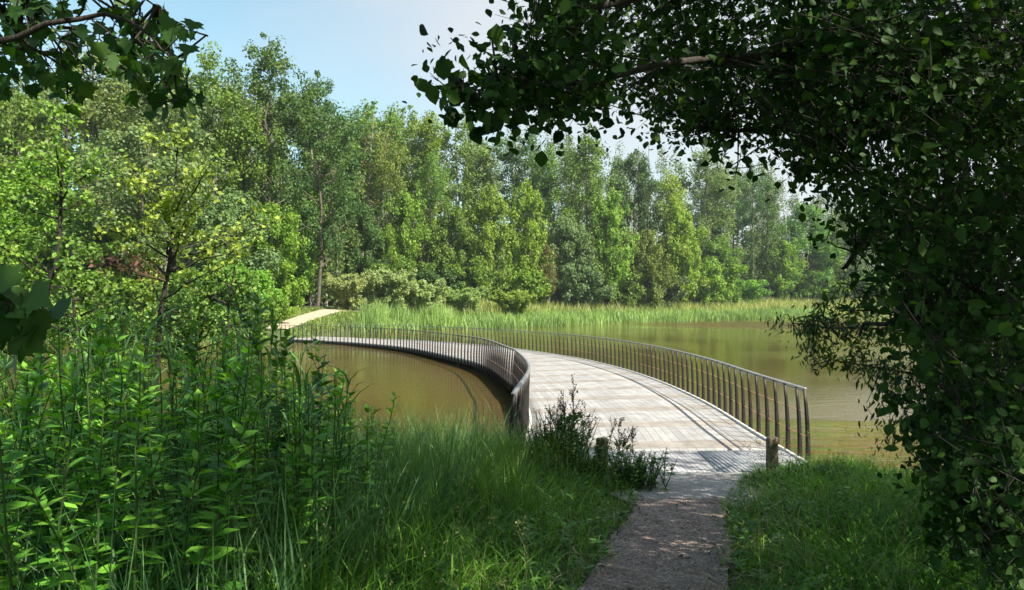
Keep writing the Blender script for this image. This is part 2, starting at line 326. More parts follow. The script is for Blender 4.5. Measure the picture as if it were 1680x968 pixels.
def ground(x, y):
    x = np.asarray(x, float); y = np.asarray(y, float)
    dn = dist_poly(x, y, NEAR) * np.where(y < np.interp(x, NEAR[:, 0], NEAR[:, 1]), 1, -1)     # + on the near bank
    df = dist_poly(x, y, FAR) * np.where(y > np.interp(x, FAR[:, 0], FAR[:, 1]), 1, -1)        # + on the far bank
    # crude test for the inlet beside the bridge end
    near = np.where(dn > 0, np.minimum(WATER + dn * .33, .75 - .075 * y + .03 * lnoise(x, y, 1.5)), WATER + dn * .25)
    onpath = np.exp(-((x - path_x(y)) / 1.3) ** 2)
    near = np.where((dn > 0) & (y < 12), near * (1 - onpath) + np.maximum(near, .75 - .0715 * y) * onpath, near)
    far = np.where(df > 0, WATER + np.minimum(df * .30, .55) + np.clip(df - 3.0, 0, 16) * .13 + np.clip(df - 19, 0, 40) * .02 + .12 * lnoise(x, y, .2), WATER + df * .2)
    # the path climbs the bank beyond the bridge
    e = np.exp(-((x + 19.5) / 6.0) ** 2) * np.clip((y - 61) / 17, 0, 1) * np.clip((140 - y) / 50, 0, 1)
    far = np.where(df > 0, far * (1 - e) + (1.62) * e, far)
    z = np.where(y < 30, near, far)
    return np.maximum(z, -2.2)
def axis_pts(lo, hi, fine_lo, fine_hi, f, g):
    a = [fine_lo]; s = f
    a = list(np.arange(fine_lo, fine_hi, f)); s = f; p = a[-1]
    while p < hi: s *= g; p += s; a.append(min(p, hi))
    s = f; p = fine_lo; b = []
    while p > lo: s *= g; p -= s; b.append(max(p, lo))
    return np.array(b[::-1] + a)
xs = axis_pts(-700, 700, -12, 12, .3, 1.045)
ys = np.concatenate([axis_pts(-200, -4.1, -5, -4.2, .3, 1.2), np.arange(-4, 15, .3), np.arange(15, 55, 2.), np.arange(55, 180, 1.25), axis_pts(180, 1100, 180, 182, 2., 1.2)[1:]])
ys = np.unique(np.round(ys, 3))
X, Y = np.meshgrid(xs, ys); Z = ground(X, Y)
mb = MB(); nx, ny = len(xs), len(ys)
i = np.arange(ny - 1)[:, None] * nx; j = np.arange(nx - 1)[None]
mb.add(np.stack([X, Y, Z], -1).reshape(-1, 3), np.stack([i + j, i + j + 1, i + nx + j + 1, i + nx + j], -1).reshape(-1, 4))
tag(mb.build('ground', M['ground'], smooth=True), 'grassy lake banks and wooded land around the water', 'ground', kind='structure')
mb = MB(); mb.add([(-690, -190, WATER), (690, -190, WATER), (690, 600, WATER), (-690, 600, WATER)], [[0, 1, 2, 3]])
# the water sheet only needs to reach past the far shore; land rises above it
tag(mb.build('lake_water', M['water']), 'murky olive brown lake water with soft reflections', 'water', kind='structure')

def strip(cx, cy, w, lift, mat, name, label, zf=None, sub=9, straight=False):
    cx, cy, w = map(np.asarray, (cx, cy, w)); t = np.stack([np.gradient(cx), np.gradient(cy)], -1); t = t / np.linalg.norm(t, axis=1, keepdims=True)
    nrm_ = np.stack([t[:, 1], -t[:, 0]], -1)
    if straight: nrm_ = np.tile([[1., 0.]], (len(cx), 1))
    us = np.linspace(-.5, .5, sub)
    px = cx[:, None] + nrm_[:, 0:1] * us[None] * w[:, None]; py = cy[:, None] + nrm_[:, 1:2] * us[None] * w[:, None]
    pz = (zf(px, py) if zf else ground(px, py)) + lift
    n = len(cx); i = np.arange(n - 1)[:, None] * sub; j = np.arange(sub - 1)[None]
    mb = MB(); mb.add(np.stack([px, py, pz], -1).reshape(-1, 3), np.stack([i + j, i + j + 1, i + sub + j + 1, i + sub + j], -1).reshape(-1, 4))
    return tag(mb.build(name, mat, smooth=True), label, 'path', kind='structure')
py_ = np.linspace(-8, 8.85, 90)
pw = np.interp(py_, [0, 5.5, 8.85], [.95, .93, .84]) + .05 * np.sin(py_ * 3.1) + .04 * np.sin(py_ * 17.7 + 1)
strip(path_x(py_), py_, pw + .08, .03, M['gravel'], 'gravel_path', 'narrow trodden gravel path leading down to the bridge')
ay_ = np.linspace(8.2, 10.50, 24)
strip(path_x(ay_) + .1, ay_, np.linspace(1.0, 4.2, 24), np.interp(ay_, [8.2, 8.95], [.005, .05])[:, None], M['concrete'], 'concrete_apron', 'dusty concrete apron in front of the bridge', sub=25, straight=True)
sy_ = np.linspace(63.5, 112, 60); sx_ = np.interp(sy_, [62, 66, 80, 90, 112], [-19.6, -19.4, -18.2, -17.0, -12])
strip(sx_, sy_, np.full(60, 2.0), .07, M['sand'], 'sandy_path', 'pale sandy path climbing the far bank from the bridge end')

# ------------------------------------------------------------------ loose stones and litter on the path
def on_path(n, sd, ylo=2.5, yhi=9.6):
    g = np.random.default_rng(sd); y = g.uniform(ylo, yhi, n); o_ = np.clip(g.normal(0, .30, n), -.56, .56); x = path_x(y) + np.where(g.random(n) < .5, o_, np.sign(o_) * g.uniform(.34, .56, n)); return g, x, y, ground(x, y) + .032
g, x, y, z = on_path(2600, 61); mb = MB(); sz = g.uniform(.003, .011, len(x))
oc = np.array([[1, 0, 0], [0, 1, 0], [-1, 0, 0], [0, -1, 0], [0, 0, .7], [0, 0, -.7]]); of = np.array([[0, 1, 4], [1, 2, 4], [2, 3, 4], [3, 0, 4], [1, 0, 5], [2, 1, 5], [3, 2, 5], [0, 3, 5]])
v = oc[None] * sz[:, None, None] * g.uniform(.6, 1.4, (len(x), 6, 1)) + np.stack([x, y, z], -1)[:, None]
mb.add(v.reshape(-1, 3), (of[None] + 6 * np.arange(len(x))[:, None, None]).reshape(-1, 3), g.random(len(x)))
o = tag(mb.build('loose_stones', M['dry']), 'small loose stones scattered over the gravel path', 'gravel', kind='stuff'); o.color = (.30, .27, .25, 1)
g, x, y, z = on_path(260, 62); mb = MB(); leaves(mb, np.stack([x, y, z + .004], -1), np.stack([g.normal(size=len(x)), g.normal(size=len(x)), g.normal(0, .12, len(x))], -1), np.stack([g.normal(0, .25, len(x)), g.normal(0, .25, len(x)), np.ones(len(x))], -1), g.uniform(.015, .05, len(x)), 'ovate')
o = tag(mb.build('leaf_litter', M['dry']), 'dry brown leaf litter along the path edges', 'leaf litter', kind='stuff'); o.color = (.13, .105, .07, 1)

# ------------------------------------------------------------------ bridge
def spline(pts, n=400):
    p = np.array(pts, float); d = np.concatenate([[0], np.cumsum(np.hypot(*np.diff(p, axis=0).T))])
    # Catmull-Rom through the points
    q = np.vstack([2 * p[0] - p[1], p, 2 * p[-1] - p[-2]]); out = []
    for k in range(len(p) - 1):
        m = max(2, int(n * (d[k + 1] - d[k]) / d[-1])); t = np.linspace(0, 1, m, endpoint=False)[:, None]
        a, b_, c, e = q[k], q[k + 1], q[k + 2], q[k + 3]
        out.append(.5 * ((2 * b_) + (-a + c) * t + (2 * a - 5 * b_ + 4 * c - e) * t ** 2 + (-a + 3 * b_ - 3 * c + e) * t ** 3))
    out.append(p[-1:]); out = np.vstack(out)
    s = np.concatenate([[0], np.cumsum(np.hypot(*np.diff(out, axis=0).T))]); u = np.linspace(0, s[-1], n)
    out = np.stack([np.interp(u, s, out[:, 0]), np.interp(u, s, out[:, 1])], -1)
    return out, s[-1]
LEFT = [(.02, 10.6), (.36, 16), (.15, 21.6), (-.12, 24.2), (-1.2, 31.6), (-2.9, 37.2), (-6.4, 46.4), (-10.4, 52.8), (-14.0, 57), (-18.2, 60.6)]
RIGHT = [(4.30, 10.6), (4.45, 14), (4.72, 19), (4.62, 25), (4.0, 31), (2.75, 37), (-.2, 45.5), (-4.4, 53.5), (-10, 60), (-17.4, 65.2)]
NL = 400
LC, LL = spline(LEFT, NL); RC, RL = spline(RIGHT, NL)
def dz(y): return -.0095 * (np.asarray(y) - 10.5)
bridge = empty('footbridge', (2.3, 10.6, 0), 'curved footbridge with pale ribbed deck and dark steel railings crossing the lake', 'footbridge')
def tob(o):                                  # keep world coordinates under the bridge's origin
    o.parent = bridge; o.location = (-2.3, -10.6, 0); return o
def across(u):                               # a line along the bridge at share u from left edge to right edge
    return LC * (1 - u) + RC * u
def panel(u0, u1, name, start=0):
    k = 14; us = np.linspace(u0, u1, k); c = np.stack([across(u) for u in us], 1)[start:]      # n,k,2
    n = len(c); w = np.linalg.norm(RC - LC, axis=1)[start:]; s = np.linspace(0, (LL + RL) / 2, NL)[start:]
    top = np.concatenate([c, dz(c[..., 1])[..., None]], -1); bot = top.copy(); bot[..., 2] -= .07
    v = np.concatenate([top.reshape(-1, 3), bot.reshape(-1, 3)])
    i = np.arange(n - 1)[:, None] * k; j = np.arange(k - 1)[None]
    f = np.stack([i + j, i + j + 1, i + k + j + 1, i + k + j], -1).reshape(-1, 4)
    o_ = n * k; r = np.arange(n - 1) * k; q = np.arange(k - 1)
    e1 = np.stack([r, r + k, r + k + o_, r + o_], -1); e2 = np.stack([r + k - 1, r + k - 1 + o_, r + 2 * k - 1 + o_, r + 2 * k - 1], -1)
    e3 = np.stack([q, q + o_, q + 1 + o_, q + 1], -1); e4 = e3 + (n - 1) * k
    mb = MB(); mb.add(v, [f, f[:, ::-1] + o_, e1, e2, e3, e4[:, ::-1]]); o = mb.build(name, M['deck'])
    me = o.data; uvl = me.uv_layers.new(name='UVMap')
    uv = np.stack([np.broadcast_to(us[None] * w[:, None], (n, k)), np.broadcast_to(s[:, None], (n, k))], -1).reshape(-1, 2); uv = np.vstack([uv, uv])
    li = np.empty(len(me.loops), np.int32); me.loops.foreach_get('vertex_index', li); uvl.data.foreach_set('uv', uv[li].astype(np.float32).ravel())
    return tob(o)
st = int(1.80 / LL * NL)
panel(.012, .835, 'deck_panel', st); panel(.841, .988, 'deck_panel', st)
def ribbon_box(line, z0, z1, off0, off1, side, name, mat, parent=None, s0=0, s1=NL):
    # a rectangular bar following an edge line; offsets are outwards
    t = norm(np.gradient(line, axis=0)); nr = np.stack([t[:, 1], -t[:, 0]], -1) * side
    a = line + nr * off0; b_ = line + nr * off1; z = dz(line[:, 1])
    v = np.stack([np.c_[a, z + z0], np.c_[b_, z + z0], np.c_[b_, z + z1], np.c_[a, z + z1]], 1)[s0:s1]; n = len(v)
    i = np.arange(n - 1)[:, None] * 4; j = np.arange(4)[None]; k = (j + 1) % 4
    f = np.stack([i + j, i + k, i + 4 + k, i + 4 + j], -1).reshape(-1, 4)
    mb = MB(); mb.add(v.reshape(-1, 3), [f, np.array([[3, 2, 1, 0]]), np.array([[0, 1, 2, 3]]) + (n - 1) * 4]); o = mb.build(name, mat)
    if parent is None: return tob(o)
    o.parent = parent; return o
ramp_y = 12.42
for u0, u1 in ((.015, .66), (.667, .985)):
    a, b_ = LC[0] * (1 - u0) + RC[0] * u0, LC[0] * (1 - u1) + RC[0] * u1; c, d_ = LC[st - 1] * (1 - u1) + RC[st - 1] * u1, LC[st - 1] * (1 - u0) + RC[st - 1] * u0
    mb = MB(); v = [(*p, dz(p[1]) + .012) for p in (a, b_, c, d_)]; v += [(x, y, z - .06) for x, y, z in v]
    mb.add(v, [[0, 1, 2, 3], [7, 6, 5, 4], [0, 4, 5, 1], [1, 5, 6, 2], [2, 6, 7, 3], [3, 7, 4, 0]]); tob(tag(mb.build('ramp_plate', M['plate']), 'grey ribbed metal ramp plate at the near end'))
for line, side in ((LC, -1), (RC, 1)):
    ribbon_box(line, -.22, -.075, -.30, .02, side, 'edge_beam', M['beam'])
    ribbon_box(line, -.07, .035, -.045, .015, side, 'kerb', M['kerb'], s0=2)
ribbon_box(across(.838), -.20, -.075, -.12, .12, 1, 'centre_beam', M['beam'])
mb = MB(); a, b_ = LC[0], RC[0]
mb.add([(a[0], a[1] - .10, -.25), (b_[0], b_[1] - .10, -.25), (b_[0], b_[1] - .01, -.25), (a[0], a[1] - .01, -.25), (a[0], a[1] - .10, .006), (b_[0], b_[1] - .10, .006), (b_[0], b_[1] - .01, .006), (a[0], a[1] - .01, .006)],
       [[0, 1, 5, 4], [1, 2, 6, 5], [2, 3, 7, 6], [3, 0, 4, 7], [4, 5, 6, 7]]); tob(mb.build('threshold', M['beam']))
# support piles
for k in range(30, NL, 34):
    for u in (.12, .88):
        p = across(u)[k]; mb = MB(); tube(mb, [(*p, -2.0), (*p, dz(p[1]) - .27)], .11, 10); tob(mb.build('support_pile', M['beam']))
# railings
rail_objs = []; plist = []; R0 = 5
for line, side, L_ in ((LC, -1, LL), (RC, 1, RL)):
    rl = empty('railing'); rl.parent = bridge; rl.location = (-2.3, -10.6, 0)
    t = norm(np.gradient(line, axis=0)); nr = np.stack([t[:, 1], -t[:, 0]], -1) * side
    ribbon_box(line, 1.085, 1.10, -.03, .035, side, 'handrail', M['rail_steel'], rl, s0=R0 if side > 0 else 0)
    ribbon_box(line, 1.045, 1.062, -.022, -.006, side, 'under_rail', M['rail_steel'], rl, s0=R0 if side > 0 else 0)
    for hz, off in ((.36, .055), (.72, .035)):
        mb = MB(); pl = line + nr * off; tube(mb, np.c_[pl, dz(line[:, 1]) + hz][R0 if side > 0 else 0:], .007, 5); o = mb.build('wire', M['wire']); o.parent = rl
    npost = int(L_ / .57); 
    for q in range(npost + 1):
        u = max(q / npost * (NL - 1), R0 * (side > 0)); k = int(u)
        if q and u <= R0 and side > 0: continue
        k = int(u); fr = u - k; k2 = min(k + 1, NL - 1); p = line[k] * (1 - fr) + line[k2] * fr
        plist.append((np.hypot(*p), p, t[k], nr[k], rl, side))
prof = [(.030, -.20, .08), (.036, .05, .075), (.037, .32, .070), (.031, .60, .062), (.020, .86, .050), (.004, 1.085, .036)]
def post_geo(mb, p, tt, nn):
    z = dz(p[1]); vs = []
    for off, h, w in prof:
        for dd, e in ((0, -1), (w, -1), (w, 1), (0, 1)):
            xy = p + nn * (off - .02 + dd - .01) + tt * e * .0065; vs.append((xy[0], xy[1], z + h))
    fs = [[0, 1, 2, 3], [23, 22, 21, 20]]
    for r in range(5):
        for c in range(4): fs.append([r * 4 + c, r * 4 + 4 + c, r * 4 + 4 + (c + 1) % 4, r * 4 + (c + 1) % 4])
    mb.add(vs, np.array(fs))
plist.sort(key=lambda a: a[0]); rest = {}
for q, (dd, p, tt, nn, rl, side) in enumerate(plist):
    if q < 100:
        mb = MB(); post_geo(mb, p, tt, nn); o = mb.build('post', M['post_steel']); o.parent = rl
    else:
        post_geo(rest.setdefault(side, (MB(), rl))[0], p, tt, nn)
for side, (mb, rl) in rest.items():
    o = mb.build('distant_posts', M['post_steel']); o.parent = rl; o['kind'] = 'stuff'

# short timber posts at the bridge foot
def timber_post(x, y, top, label):
    gz = float(ground(x, y)); H = top - gz; o = empty('bollard', (x, y, gz), label, 'bollard')
    mb = MB(); an = np.linspace(0, 2 * np.pi, 14, endpoint=False); rr = .078 * (1 + .05 * np.sin(3 * an + x))
    ring = lambda z, s, sl=0: np.stack([np.cos(an) * rr * s, np.sin(an) * rr * s, z + sl * np.cos(an)], -1)
    rows = [ring(-.2, 1.04), ring(.3, 1.0), ring(H - .015, .98), ring(H, .90, .004)]; v = np.vstack(rows); k = 14
    f = [[r * k + c, r * k + (c + 1) % k, (r + 1) * k + (c + 1) % k, (r + 1) * k + c] for r in range(3) for c in range(k)]
    mb.add(v, [np.array(f), np.arange(k)[None] + 3 * k]); mb.build('post', M['timber'], o); return o
timber_post(1.16, 9.95, .60, 'short round timber bollard left of the bridge foot, half hidden by tall weeds')
timber_post(3.36, 9.95, .61, 'short round timber bollard right of the bridge foot, beside the last railing post')

# ------------------------------------------------------------------ tree kinds (built once each, then copied)
def clump(mb, c, r, n, size, up=.35, flat=.7, shape='quad', rg=rng):
    d = norm(rg.normal(size=(n, 3))); rr = r * rg.random(n) ** .4
    pos = c + d * rr[:, None] * np.array([1, 1, flat])
    nn = norm(d * .75 + np.array([0, 0, up]) + rg.normal(0, .45, (n, 3))); ax = norm(np.cross(nn, rg.normal(size=(n, 3))))
    leaves(mb, pos, ax, nn, size * rg.uniform(.7, 1.3, n), shape, rg.random(n) * .7 + rg.random() * .3)
def tree_kind(name, seed, H, W, limbs=20, h0=.25, prof='round', leaf=.30, per=95, clr=.055, lean=.0, ivy=False, trunks=1, mat='bark', up=.5, name_crown='crown'):
    rg = np.random.default_rng(seed); o = empty(name); crown = MB(); wood = MB(); iv = MB()
    for tk in range(trunks):
        az0 = rg.random() * 6.28; tx = lean * H * math.cos(az0) + (0 if trunks == 1 else W * .22 * math.cos(tk * 2.4 + az0)); ty = (0 if trunks == 1 else W * .22 * math.sin(tk * 2.4 + az0))
        hh = H * (1 if tk == 0 else rg.uniform(.7, .92))
        tr = wobble((0, 0, -.5), (tx, ty, hh * .95), 12, .10, rg); r0 = .0095 * H * (1 if trunks == 1 else .7)
        tube(wood, tr, np.linspace(r0, r0 * .15, 12), 7)
        nl = limbs // trunks
        for k in range(nl):
            u = h0 + (1 - h0) * ((k + rg.random()) / nl) ** .9; u = min(u, .99)
            v = (u - h0) / (1 - h0)
            pr = {'round': math.sin(math.pi * min(.97, .18 + .80 * v)) ** .7, 'cone': (1 - v) ** .75 * .95 + .08, 'column': .75 * (1 - v ** 4) + .2 * rg.random(), 'vase': .45 + .6 * v * (1.25 - v) * 1.6}[prof]
            L = W / 2 * pr * rg.uniform(.65, 1.15); az = k * 2.4 + rg.normal(0, .5)
            b0 = np.array([np.interp(u * .93, np.linspace(0, 1, 12), tr[:, c]) for c in range(3)])
            tip = b0 + np.array([math.cos(az) * L, math.sin(az) * L, L * (up * rg.uniform(.4, 1.5)) * (1 - .5 * v)])
            tip[2] = min(tip[2], hh * 1.0)
            lp = wobble(b0, tip, 6, .25, rg); tube(wood, lp, np.linspace(r0 * .38 * (1 - .5 * v), .012, 6), 5)
            nc = max(2, int(2 + L / (H * .055)))
            for c in range(nc):
                q = .35 + .68 * (c + rg.random() * .6) / nc; cp = np.array([np.interp(q, np.linspace(0, 1, 6), lp[:, e]) for e in range(3)]) + rg.normal(0, H * clr * .42, 3)
                cp[2] += rg.random() * H * .02
                rr = H * clr * rg.uniform(.45, 1.15); clump(crown, cp, rr, int(per * rg.uniform(.6, 1.3)), leaf, rg=rg, flat=1.15 if H > 9 else .8)
        # top tuft
        for c in range(9): clump(crown, tr[-1] + rg.normal(0, 1, 3) * W * np.array([.05, .05, 0]) * (1 + c * .35) + np.array([0, 0, -c * H * .022]), H * clr * (.35 + .07 * c), int(per * .45), leaf, rg=rg)
        if ivy:
            n = 1800; u = rg.random(n) * .72; az = rg.random(n) * 6.28; base = np.stack([np.interp(u, np.linspace(0, 1, 12), tr[:, e]) for e in range(3)], -1)
            rr = (.30 + .35 * rg.random(n) * (1 + .6 * np.sin(u * 40))) * H / 24
            dd = np.stack([np.cos(az), np.sin(az), np.zeros(n)], -1)
            leaves(iv, base + dd * rr[:, None], norm(np.stack([rg.normal(0, .4, n), rg.normal(0, .4, n), -np.ones(n)], -1)), dd + rg.normal(0, .3, (n, 3)), leaf * .9, 'quad', rg.random(n))
    wood.build('trunk', M[mat], o, smooth=True); crown.build(name_crown, M['leaf'], o)
    if ivy: iv.build('ivy', M['leaf'], o)
    o['H'] = H; o['W'] = W
    return o
K = {}
K['tall'] = tree_kind('tall_tree', 1, 26, 11, 32, .38, 'vase', .30, 85, .042, mat='pale_bark')
K['feather'] = tree_kind('feathery_tree', 2, 26, 12, 44, .22, 'round', .26, 80, .036, up=.8)
K['round'] = tree_kind('broadleaf_tree', 3, 20, 13, 34, .12, 'round', .30, 95, .055)
K['cone'] = tree_kind('conical_tree', 4, 26, 12, 48, .10, 'cone', .28, 85, .045)
K['column'] = tree_kind('slender_tree', 5, 24, 6.5, 30, .18, 'column', .26, 80, .040)
K['ivy'] = tree_kind('ivy_clad_tree', 6, 24, 8.5, 16, .62, 'round', .26, 80, .045, ivy=True, mat='pale_bark')
K['low'] = tree_kind('young_tree', 7, 11, 8, 40, .03, 'round', .23, 80, .058)
K['low2'] = tree_kind('young_tree', 8, 11, 7, 38, .08, 'column', .22, 80, .052, up=1.2)
K['bush'] = tree_kind('bush', 9, 4.5, 6, 26, .02, 'round', .20, 75, .12, trunks=3)
K['willow'] = tree_kind('willow_shrub', 10, 4.0, 6, 54, .02, 'vase', .15, 60, .075, trunks=3, up=1.5)
K['thin'] = tree_kind('bare_tree', 12, 24, 5, 26, .35, 'column', .2, 12, .05, mat='pale_bark')
# dead pole: trunk with bare stubs
o = empty('dead_tree'); w = MB(); rg = np.random.default_rng(5); tr = wobble((0, 0, -.3), (.3, 0, 24), 12, .06, rg); tube(w, tr, np.linspace(.17, .04, 12), 7)
for k in range(16):
    u = .35 + k * .04; b0 = np.array([np.interp(u, np.linspace(0, 1, 12), tr[:, c]) for c in range(3)]); az = k * 2.4
    tube(w, wobble(b0, b0 + np.array([math.cos(az) * 1.2, math.sin(az) * 1.2, .5]) * rg.uniform(.4, 1.1), 4, .2, rg), np.linspace(.035, .01, 4), 4)
w.build('trunk', M['dark_bark'], o, smooth=True); o['H'] = 24; o['W'] = 3; K['dead'] = o
used = set()
C = dict(mid=(.135, .235, .036), bright=(.17, .30, .032), grey=(.15, .23, .085), dark=(.075, .15, .035), yellow=(.23, .34, .04), olive=(.17, .27, .05), red=(.19, .18, .055), pale=(.27, .37, .15), blue=(.10, .18, .06), lime=(.21, .34, .04))
def plant(kind, px, d, top, wpx, col, label, cat='tree', group=None, name=None, seed=None):
    k = K[kind]; d = d * (1 + .10 * np.clip((px - 1000) / 200, 0, 1)) + (11 if px > 570 and kind != 'willow' else 0)
    if kind in used: o = copy_tree(k)
    else: o = k; used.add(kind)
    X_ = (px - 840) / F * d; gz = float(ground(X_, d)); H = CAM_Z - (top - HOR) / F * d - gz; W = wpx / F * d
    o.location = (X_, d, gz - .05); sz = H / k['H']; sx = W / k['W'] * (1.08 if d > 62 and kind not in ('dead', 'thin', 'bush') else 1.1); o.scale = (sx, sx, sz)
    o.rotation_euler = (0, 0, (px * 1.37 + d) % 6.28)
    for ch in o.children:
        if ch.name.startswith('crown'):
            ch.color = (*[c * f for c, f in zip(C[col], 1 + .09 * rng.normal(size=3) * np.array([1, .5, 1]))], 1)
        elif ch.name.startswith('ivy'): ch.color = (.07, .13, .02, 1)
    tag(o, label, cat, group)
    if name: o.name = name
    return o
WOOD = 'trees of the wood beyond the lake'
T = [
 # left bank, nearer
 ('round', 20, 70, 130, 190, 'mid', 'mid green tree at the far left edge of the wood, behind the maple branch'),
 ('feather', 150, 72, 42, 260, 'grey', 'broad grey green tree whose top meets the sky left of the tall dark tree'),
 ('tall', 265, 76, 62, 190, 'grey', 'grey green tree rising right of the broad one, under the hanging maple leaves'),
 ('round', 60, 66, 235, 200, 'bright', 'bright green rounded tree low at the left behind the forked sapling'),
 ('tall', 345, 80, 70, 150, 'mid', 'mid green tree just left of the tallest dark feathery tree'),
 ('feather', 440, 84, 34, 190, 'dark', 'tallest dark feathery tree with sky showing through its open top'),
 ('ivy', 405, 82, 150, 110, 'mid', 'bare stemmed tree in front of the tallest feathery tree'),
 ('feather', 520, 92, 95, 150, 'dark', 'dark tree stepping down to the right of the tallest one'),
 ('round', 245, 66, 190, 230, 'grey', 'silvery green rounded tree behind the yellow leaved young maple'),
 ('low', 375, 68, 300, 150, 'grey', 'silvery young tree above the far end of the herbs, left of the path'),
 ('low', 448, 72, 325, 110, 'bright', 'bright young tree leaning over the left side of the sandy path'),
 ('low2', 505, 96, 285, 90, 'lime', 'light green young tree left of the top end of the sandy path'),
 ('low', 160, 64, 330, 190, 'mid', 'mid green young tree low on the left bank, below the silvery one'),
 ('low', 20, 64, 350, 190, 'bright', 'bright young tree on the left bank at the frame edge'),
 ('bush', 400, 65, 425, 120, 'bright', 'bright bush on the left bank under the young trees'),
 ('bush', 330, 64, 430, 140, 'mid', 'mid green bush on the left bank behind the young maple stem'),
 ('bush', 200, 63, 440, 150, 'bright', 'bright bush low on the left bank seen over the herbs'),
 ('bush', 70, 63, 445, 150, 'grey', 'grey green bush at the left end of the far bank'),
 ('bush', 438, 66, 474, 60, 'lime', 'light green bush left beside the start of the sandy path'),
 # centre, behind the reeds
 ('tall', 600, 112, 150, 130, 'mid', 'tall tree with reddish bare twigs right of the dark group'),
 ('thin', 612, 108, 165, 80, 'red', 'thin brownish tree with mostly bare twigs in front of the wood'),
 ('ivy', 632, 106, 190, 70, 'mid', 'ivy clad stem standing left of centre, below bare twigs'),
 ('ivy', 548, 98, 210, 70, 'mid', 'ivy clad stem above the top of the sandy path'),
 ('tall', 660, 118, 156, 120, 'olive', 'olive green tree whose top meets the open sky left of centre'),
 ('column', 700, 116, 168, 80, 'mid', 'slender tree under the first overhanging leaf sprays'),
 ('tall', 748, 120, 178, 120, 'olive', 'tall olive tree beneath the tip of the overhanging branch'),
 ('ivy', 712, 110, 230, 60, 'mid', 'ivy clad stem with thin crown left of the bright centre tree'),
 ('column', 800, 120, 215, 80, 'grey', 'slender grey green tree beneath the hanging leaves at centre'),
 ('tall', 855, 124, 205, 120, 'dark', 'dark tall tree behind the bright green centre tree'),
 ('column', 905, 122, 225, 70, 'olive', 'slender olive tree left of the big conical tree'),
 ('cone', 968, 120, 192, 130, 'mid', 'big conical mid green tree with sunlit flank right of centre'),
 ('round', 1045, 130, 235, 110, 'dark', 'dark round topped tree just right of the big conical tree'),
 ('dead', 1063, 118, 236, 20, 'dark', 'thin bare dead trunk standing against the yellow green tree'),
 ('cone', 1098, 128, 268, 110, 'yellow', 'yellow green tree right of the thin bare trunk'),
 ('feather', 1160, 142, 222, 130, 'grey', 'hazy grey green tree with feathery top behind the yellow green tree'),
 ('ivy', 1232, 146, 250, 50, 'dark', 'dark ivy column at the right of the wood, tall and narrow'),
 ('column', 1262, 150, 270, 70, 'dark', 'second dark narrow tree, immediately right of the ivy column'),
 ('round', 1320, 158, 325, 110, 'mid', 'round topped hazy tree near the right end of the wood'),
 ('round', 1390, 165, 340, 110, 'blue', 'bluish hazy tree at the right end of the wood, half behind hanging leaves'),
 ('tall', 1205, 160, 262, 100, 'blue', 'bluish tree filling the gap left of the dark ivy column'),
 # front layer
 ('low', 590, 100, 330, 90, 'dark', 'dark leafy young tree above the pale willow shrubs'),
 ('low2', 665, 104, 300, 80, 'bright', 'bright young tree between two ivy clad stems'),
 ('low', 740, 108, 330, 90, 'mid', 'mid green young tree left of the bright centre tree'),
 ('low2', 805, 108, 292, 84, 'bright', 'bright green tree at centre, left one of the bright pair'),
 ('low2', 868, 110, 284, 80, 'lime', 'brightest green tree at centre, right one of the bright pair'),
 ('low', 935, 114, 345, 90, 'grey', 'silvery young tree in front of the big conical tree'),
 ('low2', 1005, 118, 300, 80, 'lime', 'light green young tree at the right foot of the big conical tree'),
 ('low', 1060, 120, 370, 90, 'mid', 'mid green young tree low in front of the dead trunk'),
 ('low2', 1110, 126, 330, 80, 'yellow', 'yellow green young tree in front of the tall yellow green one'),
 ('low', 1180, 136, 380, 80, 'mid', 'mid green young tree right of the yellow green pair'),
 ('low2', 1285, 150, 385, 70, 'bright', 'bright young tree beneath the round topped hazy tree'),
 ('low', 1350, 160, 400, 80, 'mid', 'mid green young tree at the right end, above the low meadow'),
 ('column', 640, 102, 360, 40, 'lime', 'narrow light green sapling beside the left ivy clad stem'),
 ('column', 900, 109, 395, 36, 'red', 'narrow reddish leaved sapling low right of centre'),
 ('bush', 640, 100, 420, 100, 'mid', 'mid green bush behind the willow shrubs'),
 ('bush', 725, 104, 430, 90, 'dark', 'dark bush behind the meadow, left of centre'),
 ('bush', 790, 105, 425, 80, 'mid', 'mid green bush at the foot of the bright pair'),
 ('bush', 860, 108, 430, 90, 'bright', 'bright bush at the foot of the brightest centre tree'),
 ('bush', 940, 114, 425, 90, 'grey', 'silvery bush behind the reed bed right of centre'),
 ('bush', 1010, 120, 440, 90, 'mid', 'mid green bush behind the reed bed below the conical tree'),
 ('bush', 1075, 124, 440, 90, 'dark', 'dark bush below the dead trunk'),
 ('bush', 1150, 132, 425, 100, 'lime', 'wide light green bush where the reed bed thins out'),
 ('bush', 1215, 142, 450, 80, 'bright', 'bright bush at the foot of the dark ivy column'),
 ('bush', 1290, 154, 440, 80, 'mid', 'mid green bush above the low meadow on the right'),
 ('bush', 1350, 160, 455, 70, 'lime', 'light green bush at the right end of the low meadow'),
 ('bush', 1420, 165, 440, 100, 'mid', 'mid green bush half behind the willow twig over the water'),
]
for a in T: plant(*a, group=WOOD, name=None, cat='bush' if a[0] == 'bush' else 'tree')
for px, d, top, w, c, lb in [(575, 82, 452, 80, 'pale', 'pale willow shrub just right of the sandy path'), (630, 86, 446, 110, 'pale', 'biggest pale willow shrub, behind the bright reeds'),
     (700, 92, 462, 90, 'pale', 'pale willow shrub right of the biggest one'), (770, 97, 474, 80, 'pale', 'low pale shrub in the meadow left of centre'), (845, 102, 478, 80, 'yellow', 'low yellowish shrub in the meadow at centre')]:
    plant('willow', px, d, top, w, c, lb, 'shrub', 'pale shrubs on the far bank')
